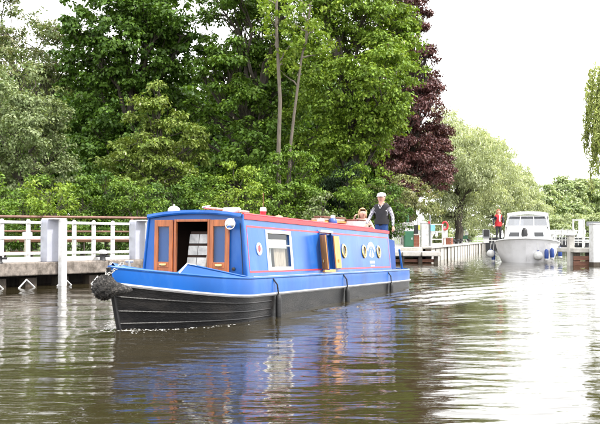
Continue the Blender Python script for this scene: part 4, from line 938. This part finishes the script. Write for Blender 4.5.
b = MB(); b.loft([[Vector((.155*math.cos(a), .195*math.sin(a), z)) for a in np.linspace(0, 2*PI, 25)] for z in (.955*k, 1.0*k, 1.08*k)]); b.build('vest_hem', 'vest', man, True)
# woman standing beside him
pw = bworld(LC+.95, -.12, .668 - BPITCH*(LC+.95))
person('blond woman in a pale top standing left of the steersman, hand to her face', pw, PI + bz + R(25), 1.60, .92, {'l': ((.05, .12, -.24), (.22, .02, -.14)), 'r': ((.03, -.16, -.20), (.14, -.07, .06))},
       ('pinktop', 'skin', 'jeans', 'black'), zones(0, 0, 2, 3, 1, 1), 'blond', 'bob', look=(1, .2, 0))

# ------------------------------------------------------------------ the white cruiser
CD = 44.5; cp_ = at(526.5, CD, z=0); CR = R(-16.5)
cr = tag(empty('motor_cruiser', (cp_.x, cp_.y, 0), (0, 0, CR)), 'white cabin cruiser coming bow-on out of the lock', 'motor cruiser')
# local: x to image right, y aft, z up; bow at y=-1.5
LEN = 7.2; HB = 1.68
def ch(t): return (1 - (1-min(1, t))**2.6)**.62                  # half breadth growth from the stem
rings = []; ys_ = [0, .04, .1, .2, .33, .48, .65, .85, 1.2, 2, 4, LEN]
for y in ys_:
    t = y/2.6; hd = max(.0, (HB)*ch(t)) if y else 0.0; hwl = 1.34*ch(max(0, (y-.02))/2.6) if y > .05 else 0.0; zd = .98 + .26*(1-min(1, y/2.6))
    y0 = y - 1.6; yk = max(y0, y0 + .35*(1-min(1, y/1.0)))
    rings.append([Vector((s_*x_, yy, z_)) for s_, x_, yy, z_ in ((-1, hd, y0-.12*(1-min(1, t)), zd), (-1, hd*.97, y0, zd-.12), (-1, (hd+hwl)/2, y0+.1*(1-min(1, t)), .45), (-1, hwl, yk, .05), (-1, hwl*.7, yk, -.3), (1, hwl*.7, yk, -.3), (1, hwl, yk, .05), (1, (hd+hwl)/2, y0+.1*(1-min(1, t)), .45), (1, hd*.97, y0, zd-.12), (1, hd, y0-.12*(1-min(1, t)), zd))])
b = MB(); b.loft(rings, False); b.add(rings[-1], [tuple(range(10))]); b.build('hull', 'hullgrp', cr, True)
b = MB(); b.loft([[Vector((x_*r_[9].x, r_[9].y, r_[9].z + .035 + .06*(1-x_*x_))) for x_ in np.linspace(-1, 1, 9)] for r_ in rings]); b.build('deck', 'whitegrp', cr, True)
for s in (1, -1):
    b = MB(); b.tube([Vector((s*r_[9].x, r_[9].y, r_[9].z)) for r_ in rings], .035, 7); b.build('rubbing_band', 'whitegrp', cr, True)
# fore cabin: trapezoid coach roof rising to the windscreen
def sec(y, hb_, ht_, z0, z1): return [Vector((-hb_, y, z0)), Vector((-hb_*.97, y, z0+(z1-z0)*.5)), Vector((-ht_, y, z1-.03)), Vector((-ht_*.5, y, z1)), Vector((0, y, z1+.015)), Vector((ht_*.5, y, z1)), Vector((ht_, y, z1-.03)), Vector((hb_*.97, y, z0+(z1-z0)*.5)), Vector((hb_, y, z0))]
b = MB(); S = [sec(-.55, .95, .80, 1.08, 1.25), sec(-.15, 1.10, .98, 1.04, 1.60), sec(.4, 1.16, 1.02, 1.0, 1.83), sec(1.3, 1.18, 1.04, 1.0, 1.90)]
b.loft(S); b.add(S[0], [tuple(range(9))]); fcab = b.build('fore_cabin', 'whitegrp', cr, True)
# lower front windows lie on the sloping face
def face(x, z): f = (z-1.25)/.35; y = -.55 + .4*f; return Vector((x, y, z))
for x0, x1 in ((-.93, -.32), (.38, .90)):
    q4 = [face(x0*1.0, 1.30), face(x1, 1.30), face(x1*.97, 1.545), face(x0*.93, 1.545)]; nrm = Vector((0, -.66, .75))
    b = MB(); b.slab([p + nrm*.012 for p in q4], nrm, .012); wf = b.build('front_window', 'alu', cr)
    c4 = sum(q4, Vector())/4; b = MB(); b.slab([c4 + (p-c4)*.88 + nrm*.026 for p in q4], nrm, .004); b.build('pane', 'glassdark', wf)
    b = MB(); b.slab([c4 + (p-c4)*.86 + nrm*.0245 for p in q4], nrm, .001); b.build('window_lining', 'grey', wf)
# wheelhouse with windscreen, roof
WS0, WS1 = .55, 1.15
b = MB(); post = [(-1.10, 1.86), (1.10, 1.86), (.98, 2.46), (-.98, 2.46)]
wf = empty('windscreen'); wf.parent = cr
y_of = lambda z: WS0 + (z-1.86)/.6*(WS1-WS0)
xs_ = [-1, -.34, .34, 1]
for i in range(3):
    q4 = [Vector((xs_[i]*1.08, y_of(1.90), 1.90)), Vector((xs_[i+1]*1.08, y_of(1.90), 1.90)), Vector((xs_[i+1]*.97, y_of(2.40), 2.40)), Vector((xs_[i]*.97, y_of(2.40), 2.40))]
    c4 = sum(q4, Vector())/4; b = MB(); b.slab([c4+(p-c4)*.96 for p in q4], (0, -.7, .7), .008); b.build('screen_pane', 'screen', wf)
for x in xs_:
    b = MB(); b.tube([Vector((x*1.08, y_of(1.86), 1.86)), Vector((x*.97, y_of(2.44), 2.44))], .035 if abs(x) == 1 else .02, 6); b.build('screen_pillar', 'whitegrp', wf, True)
for z, xx in ((1.875, 1.1), (2.43, .98)):
    b = MB(); b.tube([Vector((-xx, y_of(z), z)), Vector((xx, y_of(z), z))], .035, 6); b.build('screen_rail', 'whitegrp', wf, True)
b = MB(); S = []
for y, hb_, z in ((.95, .94, 2.44), (1.05, 1.02, 2.50), (1.5, 1.08, 2.58), (2.6, 1.1, 2.62), (3.6, 1.08, 2.58)):
    S.append([Vector((hb_*x_, y, z + .10*(1-x_*x_) - (.12 if abs(x_) == 1 else 0))) for x_ in (-1, -.98, -.8, -.4, 0, .4, .8, .98, 1)])
b.loft(S); o = b.build('roof', 'whitegrp', cr, True); o.modifiers.new('solid', 'SOLIDIFY').thickness = .04
for s in (1, -1):
    b = MB(); b.slab([Vector((s*1.19, .5, 1.0)), Vector((s*1.22, 4.0, 1.0)), Vector((s*1.15, 4.0, 1.86)), Vector((s*1.10, .6, 1.86))], (-s, 0, 0), .03); b.build('side_coaming', 'whitegrp', cr)
    b = MB(); b.slab([Vector((s*1.13, 1.25, 1.87)), Vector((s*1.15, 3.9, 1.87)), Vector((s*1.08, 3.7, 2.5)), Vector((s*1.06, 1.3, 2.46))], (-s, 0, 0), .015); b.build('canopy_side', 'canvas' if s > 0 else 'glass', cr)
b = MB(); b.slab([Vector((-1.1, 3.9, 1.0)), Vector((1.1, 3.9, 1.0)), Vector((1.05, 3.7, 2.5)), Vector((-1.05, 3.7, 2.5))], (0, 1, 0), .015); b.build('canopy_back', 'canvas', cr)
b = MB(); b.slab([Vector((-1.05, .62, 1.845)), Vector((1.05, .62, 1.845)), Vector((1.05, 2.2, 1.845)), Vector((-1.05, 2.2, 1.845))], (0, 0, -1), .03); b.build('dashboard', 'grey', cr)
b = MB(); b.box((-.45, 1.9, 1.9), (.5, .12, .7), 0, .05); b.build('helm_seat', 'whitegrp', cr)
# anchor stowed upright and rails
b = MB(); b.lathe([(.05, 0), (.13, .05), (.17, .2), (.15, .42), (.08, .55), (.02, .58)], 14, (-.08, -.62, 1.22)); b.build('deck_fender', 'black', cr, True)
b = MB(); b.tube([(-.62, -.6, 1.14), (-.62, -.62, 1.30)], .02, 6); b.tube([(.62, -.6, 1.14), (.62, -.62, 1.30)], .02, 6); b.build('deck_cleats', 'alu', cr, True)
for s in (1, -1):
    b = MB(); b.tube([(s*1.42, 1.0, 1.02), (s*1.38, .95, 1.42), (s*1.42, 3.8, 1.46), (s*1.46, 3.85, 1.02)], .014, 6); b.build('side_rail', 'alu', cr, True)
    b = MB(); b.box((s*.6, -.95, 1.115), (.18, .06, .05), 0, .015); b.build('bow_cleat', 'alu', cr)
M4 = Matrix.Translation(cr.location) @ Matrix.Rotation(CR, 4, 'Z')
def cw(x, y, z): return M4 @ Vector((x, y, z))
def ballf(x, y, z, r, lab):
    p = cw(x, y, z); th = thing('ball_fender', lab, 'fender', p, group='cruiser fenders')
    MB().lathe([(r*math.sin(a)+.004, -r*math.cos(a)) for a in np.linspace(.05, 2.6, 10)] + [(.05, r*.98)], 16).build('ball', 'white', th, True)
    MB().lathe([(.055, r*.95), (.06, r*1.15), (.03, r*1.2)], 10).build('eye', 'navy', th, True)
    b = MB(); b.tube([(0, 0, r*1.2), (-.02*np.sign(x), 0, 1.0-z)], .012, 5); b.build('rope', 'capwhite', th)
def longf(x, y, z, lab, m_='navy'):
    p = cw(x, y, z); th = thing('long_fender', lab, 'fender', p, group='cruiser fenders')
    MB().lathe([(.03, -.30), (.09, -.24), (.105, -.15), (.105, .15), (.09, .24), (.03, .30)], 14).build('body', m_, th, True)
    MB().lathe([(.106, -.28), (.112, -.22), (.112, -.2), (.10, -.19)], 14).build('end', 'white', th, True)
    b = MB(); b.tube([(0, 0, .29), (-.05*np.sign(x), 0, 1.0-z)], .012, 5); b.build('rope', 'capwhite', th)
ballf(-1.86, .3, .42, .21, 'white ball fender on the left side of the cruiser'); longf(-1.74, .55, .28, 'dark fender beside the left ball fender')
ballf(.60, -1.45, .36, .23, 'white ball fender at the right of the cruiser bow'); longf(1.27, -.80, .45, 'blue fender hanging next to the right ball fender'); longf(1.66, .1, .50, 'outermost blue fender on the right side of the cruiser')
longf(1.0, -1.22, .40, 'dark blue fender tucked behind the right ball fender')
# woman in red jacket on the side deck
pw2 = cw(-1.46, .45, 1.04)
wm, k = person('woman in red and navy jacket standing on the cruiser side deck', pw2, R(-75), 1.74, .95, {'l': ((.06, .10, -.25), (.20, .0, -.40)), 'r': ((-.03, -.10, -.27), (.05, -.11, -.52))},
       ('redjacket', 'navyjacket', 'darktrouser', 'skin', 'black'), {**zones(1, 0, 2, 4, 3), ('pelvis', 'waist'): 0, ('pelvis', 'lhip'): 0, ('pelvis', 'rhip'): 1}, 'ginger', 'bob', look=(1, -.1, 0), girth=1.0)

b = MB(); b.tube([(.07, .08, 1.47*k), (.12, .03, 1.40*k), (.135, .0, 1.22*k), (.14, .02, 1.08*k)], [.03, .035, .04, .03], 8, flat=.5); b.build('scarf', 'capwhite', wm, True)
b = MB(); b.loft([[Vector((.15*math.cos(a), .19*math.sin(a), z)) for a in np.linspace(0, 2*PI, 25)] for z in (.84*k, .95*k, 1.08*k)]); b.build('jacket_hem', 'redjacket', wm, True)
# ------------------------------------------------------------------ lock island: piled quay, landing stage, gear
qd = (Q1-Q0); ql = qd.length; qe = qd.normalized(); qn = Vector((-qe.y, qe.x, 0)); qa = math.atan2(qe.y, qe.x)
wall = thing('piled_quay_wall', 'pale concrete panel quay wall leading away behind the narrowboat stern', 'quay wall', Q0)
NP = 22; pl = ql/NP; pm_ = None; rw = random.Random(8)
for i in range(NP):
    c_ = qe*(i+.5)*pl + qn*rw.uniform(-.03, .03)
    b = MB(); b.box((0, 0, 0), (pl-.14, .22, 1.15), qa, .03); b.build('panel', 'concretepale', wall, loc=(c_.x, c_.y, .13 + rw.uniform(-.02, .02)))
    c_ = qe*i*pl; b = MB(); b.box((0, 0, 0), (.16, .30, 1.5), qa, .01); b.build('king_pile', 'timber', wall, loc=(c_.x, c_.y, -.05))
    c_ = qe*(i+.5)*pl + qn*.05; b = MB(); b.box((0, 0, 0), (pl-.02, .5, .11), qa, .02); b.build('coping', 'concretepale', wall, loc=(c_.x, c_.y, .765))
b = MB(); A_ = [Q0 + qn*.3, Q1 + qn*.3, Q1 + qn*3.4, Q0 + qn*4.2]; b.prism([(p.x, p.y) for p in A_], .3, .76); o = b.build('quay_paving', 'concretepale'); o['kind'] = 'structure'
# landing stage in front of the island
ls = thing('landing_stage', 'low concrete landing stage on piles behind the narrowboat stern', 'landing stage', (4.6, 43.2, 0))
for i in range(4): MB().box((-1.05+i*.96, .35, .46), (.94, 2.4, .22), R(4), .03).build('deck_slab', 'concretepale', ls)
for x in (-1.3, -.4, .5, 1.4, 2.2):
    MB().box((x, -.65+.07*x, -.05), (.2, .2, .78), 0, .01).build('pile', 'timber', ls)
MB().box((.5, -.55, .12), (3.6, .1, .16), R(4)).build('waling', 'redtimber', ls)
MB().box((.35, .9, .68), (1.25, .45, .20), R(4), .03).build('step_block', 'white', ls)
b = MB(); b.prism([(2.6, 44.6), (6.4, 44.8), (5.0, 49), (1.5, 48)], .2, .77); o = b.build('island_paving', 'concretepale'); o['kind'] = 'structure'
def gear(px, d, zb=.77, rz=0): p = at(px, d, z=0); return (p.x, p.y, zb), rz
sc = lambda d: F_PX/d
# white lattice gate / green and white cabinet / white cabinet
(loc, rz) = gear(398.5, 45.6); th = thing('white_lattice_gate', 'small white slatted gate left of the green cabinet', 'gate', loc)
for x in (-.3, .3): MB().box((x, 0, .66), (.09, .09, 1.32), 0, .01).build('post', 'white', th)
for z in (.12, .5, .88, 1.22): MB().box((0, .002, z), (.52, .05, .09), 0, .008).build('rail', 'white', th)
for x in np.linspace(-.19, .19, 5): MB().box((x, -.04, .66), (.05, .025, 1.16), 0, .004).build('slat', 'white', th)
(loc, rz) = gear(408.5, 45.4); th = thing('lock_control_cabinet', 'dark green lock control cabinet with white top section', 'cabinet', loc)
MB().box((0, 0, .42), (.50, .42, .84), 0, .02).build('base_cabinet', 'green', th); d_ = MB().box((0, -.222, .42), (.42, .02, .72), 0, .006).build('cabinet_door', 'green', th); MB().box((.15, -.24, .45), (.03, .03, .1)).build('handle', 'chrome', d_)
MB().box((0, 0, 1.04), (.48, .40, .40), 0, .03).build('top_section', 'white', th); MB().box((0, 0, 1.27), (.56, .48, .05), 0, .015).build('cap', 'white', th)
b = MB(); b.tube([(-.05, 0, 1.28), (-.05, 0, 1.72)], .07, 10); b.build('green_post', 'green', th, True)
(loc, rz) = gear(424.5, 45.2); th = thing('white_cabinet', 'plain white cabinet right of the green one', 'cabinet', loc)
MB().box((0, 0, .63), (.42, .38, 1.26), 0, .02).build('body', 'white', th); d_ = MB().box((0, -.2, .63), (.36, .02, 1.1), 0, .006).build('door', 'white', th); MB().box((.13, -.222, .65), (.02, .03, .12)).build('handle', 'alu', d_); MB().box((0, 0, 1.28), (.48, .44, .05), 0, .01).build('cap', 'white', th)
(loc, rz) = gear(416, 46.4); th = thing('brick_pier', 'small red brick pier between the two cabinets', 'brick pier', loc)
MB().box((0, 0, .32), (.30, .30, .63)).build('core', 'mortar', th)
me_ = None
for r_ in range(8):
    for k in range(2):
        o = MB().box((0, 0, 0), (.155, .16, .068), 0, .006) if me_ is None else None
        if me_ is None: o = o.build('brick', 'brick', th); me_ = o.data
        else: o = bpy.data.objects.new('brick', me_); C.objects.link(o); o.parent = th
        o.location = (-.082+k*.164, -.085, .045+r_*.078)
MB().box((0, 0, .67), (.40, .38, .06), 0, .01).build('coping', 'concretepale', th); MB().box((0, 0, .95), (.22, .2, .5), 0, .02).build('dark_box', 'black', th)
(loc, rz) = gear(418.5, 47.5); th = thing('marker_post', 'pointed white marker post with yellow band above the cabinets', 'post', loc)
b = MB(); b.tube([(0, 0, 0), (0, 0, .95)], .06, 8); b.build('shaft', 'white', th, True); MB().lathe([(.13, .95), (.13, 1.2)], 10).build('yellow_band', 'yellow', th, True); MB().lathe([(.11, 1.2), (.10, 1.45), (.02, 1.75)], 10).build('tip', 'white', th, True)
(loc, rz) = gear(430, 45.0); th = thing('dark_pole', 'thin dark pole with pale blue panel and red reflector', 'pole', loc)
b = MB(); b.tube([(0, 0, -.5), (0, 0, 1.7)], .045, 8); b.build('shaft', 'grey', th, True); MB().box((.14, -.06, 1.02), (.24, .04, .34), 0, .01).build('blue_panel', 'paleblue', th); MB().lathe([(.06, 0), (.06, .03)], 12, (-.06, -.07, 1.3), ax=(0, -1, 0)).build('reflector', 'red', th)
(loc, rz) = gear(436, 46.5); th = thing('white_guard_rail', 'white guard rail right of the dark pole on the lock island', 'railing', loc)
for x in (-.25, .35): b = MB(); b.tube([(x, 0, 0), (x, 0, 1.25)], .04, 8); b.build('post', 'white', th, True)
for z in (.4, .8, 1.22): b = MB(); b.tube([(-.25, 0, z), (.35, 0, z)], .03, 8); b.build('rail', 'white', th, True)
(loc, rz) = gear(444.7, 52); th = thing('lifebuoy_stand', 'orange-red lifebuoy on a white stand', 'lifebuoy stand', loc)
b = MB(); b.tube([(0, 0, 0), (0, 0, 1.2)], .05, 8); b.build('post', 'white', th, True)
b = MB(); b.tube([(.17*math.cos(a), -.08, 1.22+.24*math.sin(a)) for a in np.linspace(0, 2*PI, 21)], .055, 8, cap=False); b.build('lifebuoy', 'red', th, True)
MB().box((0, .0, .72), (.34, .1, .45), 0, .01).build('notice_board', 'white', th)
(loc, rz) = gear(447.5, 55, .76); th = thing('brick_planter', 'low red-brown brick planter on the quay', 'planter', loc, qa)
MB().box((0, 0, .24), (1.1, .5, .47)).build('core', 'mortar', th)
for r_ in range(6):
    for k in range(5):
        o = bpy.data.objects.new('brick', me_); C.objects.link(o); o.parent = th; o.scale = (1.35, 1.0, 1.0); o.location = (-.44+k*.22+(.04 if r_ % 2 else -.04), -.22, .045+r_*.078)
        o = bpy.data.objects.new('brick', me_); C.objects.link(o); o.parent = th; o.scale = (1.0, 1.35, 1.0); o.location = (-.51, -.1+.22*(k % 2), .045+r_*.078) if k < 2 else (.51, -.1+.22*(k % 2), .045+r_*.078)
        if k > 3: bpy.data.objects.remove(o)
MB().box((0, 0, .50), (1.2, .6, .05), 0, .01).build('coping', 'concretepale', th)
(loc, rz) = gear(464.3, 68); th = thing('green_white_pedestal', 'green and white service pedestal on splayed legs near the quay', 'pedestal', loc)
for x, y in ((-.25, -.2), (.25, -.2), (-.25, .2), (.25, .2)): b = MB(); b.tube([(x, y, 0), (x*.4, y*.4, .4)], .035, 6); b.build('leg', 'white', th)
MB().box((0, 0, .52), (.45, .4, .28), 0, .02).build('lower_box', 'green', th); MB().box((0, 0, .86), (.55, .45, .38), 0, .03).build('upper_box', 'white', th); MB().lathe([(.1, 1.05), (.1, 1.25), (.04, 1.3)], 10).build('green_cap', 'green', th, True)
for i, (px, d) in enumerate([(453, 56), (457.5, 60), (461, 64), (468, 72)]):
    (loc, rz) = gear(px, d, .82); th = thing('quay_bollard', ['first dark bollard on the quay counting from the brick planter', 'second dark bollard on the quay counting from the brick planter', 'third dark bollard, just before the pedestal', 'last dark bollard, beyond the pedestal'][i], 'bollard', loc, group='dark bollards on the quay')
    MB().lathe([(.16, 0), (.12, .05), (.09, .18), (.15, .26), (.14, .33), (.03, .36)], 12).build('bollard_post', 'black', th, True); b = MB(); b.tube([(-.28, 0, .2), (.28, 0, .2)], .04, 6); b.build('cross_bar', 'black', th)
# lock head railings in the distance
def wrail(name, label, a, bb, h=1.1, n=5, z0=LAND_Z, rails=(.35, .72, 1.07), r=.035):
    a, bb = Vector(a), Vector(bb); th = thing(name, label, 'railing', (a.x, a.y, z0)); dv = bb-a
    for i in range(n): f = i/(n-1); b = MB(); b.tube([(dv.x*f, dv.y*f, -.05), (dv.x*f, dv.y*f, h)], r, 6); b.build('post', 'white', th)
    for z in rails: b = MB(); b.tube([(0, 0, z), (dv.x, dv.y, z)], r*.9, 6); b.build('rail', 'white', th)
wrail('lock_railing', 'distant white rails left of the cruiser behind the quay', at(470, 92, z=0), at(499, 92, z=0), 1.15)
wrail('lock_railing', 'distant white rails right of the cruiser by the lock', at(548, 88, z=0), at(578, 80, z=0), 1.3, 6)
(loc, rz) = gear(486, 80, .76); th = thing('dark_lock_box', 'grey framed box with dark front left of the cruiser', 'cabinet', loc)
MB().box((0, 0, .85), (.62, .4, .8), 0, .02).build('body', 'grey', th); MB().box((0, -.21, .9), (.5, .03, .6)).build('dark_front', 'black', th); MB().box((0, 0, .22), (.5, .3, .44)).build('plinth', 'white', th)
b = MB(); b.box((26.5, 96.2, .3), (11.5, .8, 1.9)); o = b.build('lock_gate', 'black'); tag(o, 'dark lock gate closing the channel behind the cruiser', 'lock gate')
# ------------------------------------------------------------------ right-hand lock approach
RD = 38.3
(loc, rz) = gear(595.6, RD, 0); th = thing('square_white_post', 'thick square white post in the water at the right edge', 'post', loc)
MB().box((0, 0, .65), (.44, .44, 2.45), R(8), .02).build('shaft', 'white', th); MB().box((0, 0, 1.89), (.48, .48, .04), R(8), .01).build('cap', 'white', th); MB().box((0, 0, .05), (.452, .452, .25), R(8)).build('algae_band', 'timber', th)
rp = thing('timber_pier', 'red-brown timber pier with concrete deck at right', 'pier', (14.6, 40.2, 0))
for i in range(4): MB().box((-1.75+i*.95, -.35, .70), (.93, 2.5, .2), 0, .025).build('deck_slab', 'concretepale', rp)
for i in range(7):
    MB().box((-2.0+i*.55, -1.35, .15), (.26, .2, 1.1), 0, .01).build('pile', 'timber', rp)
for z in (.1, .34): MB().box((-.35, -1.5, z), (3.7, .1, .2), 0, .01).build('waling', 'redtimber', rp)
(loc, rz) = gear(570.5, 39.2, 0); th = thing('grey_fender_post', 'grey concrete post standing in the water at the pier corner', 'post', loc)
MB().box((0, 0, .5), (.26, .26, 1.7), R(10), .02).build('shaft', 'concretepale', th); MB().lathe([(.2, 1.35), (.24, 1.4), (.2, 1.48), (.05, 1.5)], 10).build('cap', 'white', th, True)
(loc, rz) = gear(578.5, 41, .8); th = thing('white_frame_sign', 'tall white frame with pale panel on the right pier', 'sign', loc)
for x in (-.26, .26): MB().box((x, 0, .68), (.08, .07, 1.36), 0, .008).build('post', 'white', th)
for z in (.35, .8, 1.32): MB().box((0, .001, z), (.43, .05, .07), 0, .008).build('rail', 'white', th)
MB().box((.09, -.045, .9), (.22, .02, .85), 0, .005).build('pale_panel', 'paper', th)
(loc, rz) = gear(597, 42.0, .8); th = thing('balance_beam', 'dark horizontal lock balance beam above the white post', 'balance beam', loc)
MB().box((.3, 0, 1.15), (1.6, .28, .22), R(4), .02).build('beam', 'grey', th); MB().box((.9, .02, .52), (.2, .2, 1.05), R(4)).build('support', 'grey', th)
wrail('pier_railing', 'white handrail along the right pier', at(573, 40.6, z=0), at(592, 39.8, z=0), .5, 3, .8, (.25, .48), .03)
(loc, rz) = gear(587, 40.6, .8); th = thing('pier_bollard', 'dark bollard on the right pier next to the white post', 'bollard', loc)
MB().lathe([(.15, 0), (.11, .05), (.09, .2), (.14, .28), (.12, .36), (.03, .38)], 12).build('bollard_post', 'black', th, True); MB().lathe([(.141, .285), (.121, .362), (.031, .385)], 12).build('white_head', 'white', th, True)
wrail('far_gate_rail', 'white lock gate handrail beyond the right pier', at(556, 70, z=0), at(574, 66, z=0), 1.2, 4, .75)
(loc, rz) = gear(562, 72, .7); th = thing('white_lock_beam', 'white painted lock beam in the distance right of cruiser', 'balance beam', loc)
MB().box((0, 0, 1.0), (2.4, .35, .4), 0, .02).build('beam', 'white', th); MB().box((-.9, 0, .4), (.2, .2, .9)).build('support', 'white', th); MB().box((.9, 0, .4), (.2, .2, .9)).build('support', 'white', th)
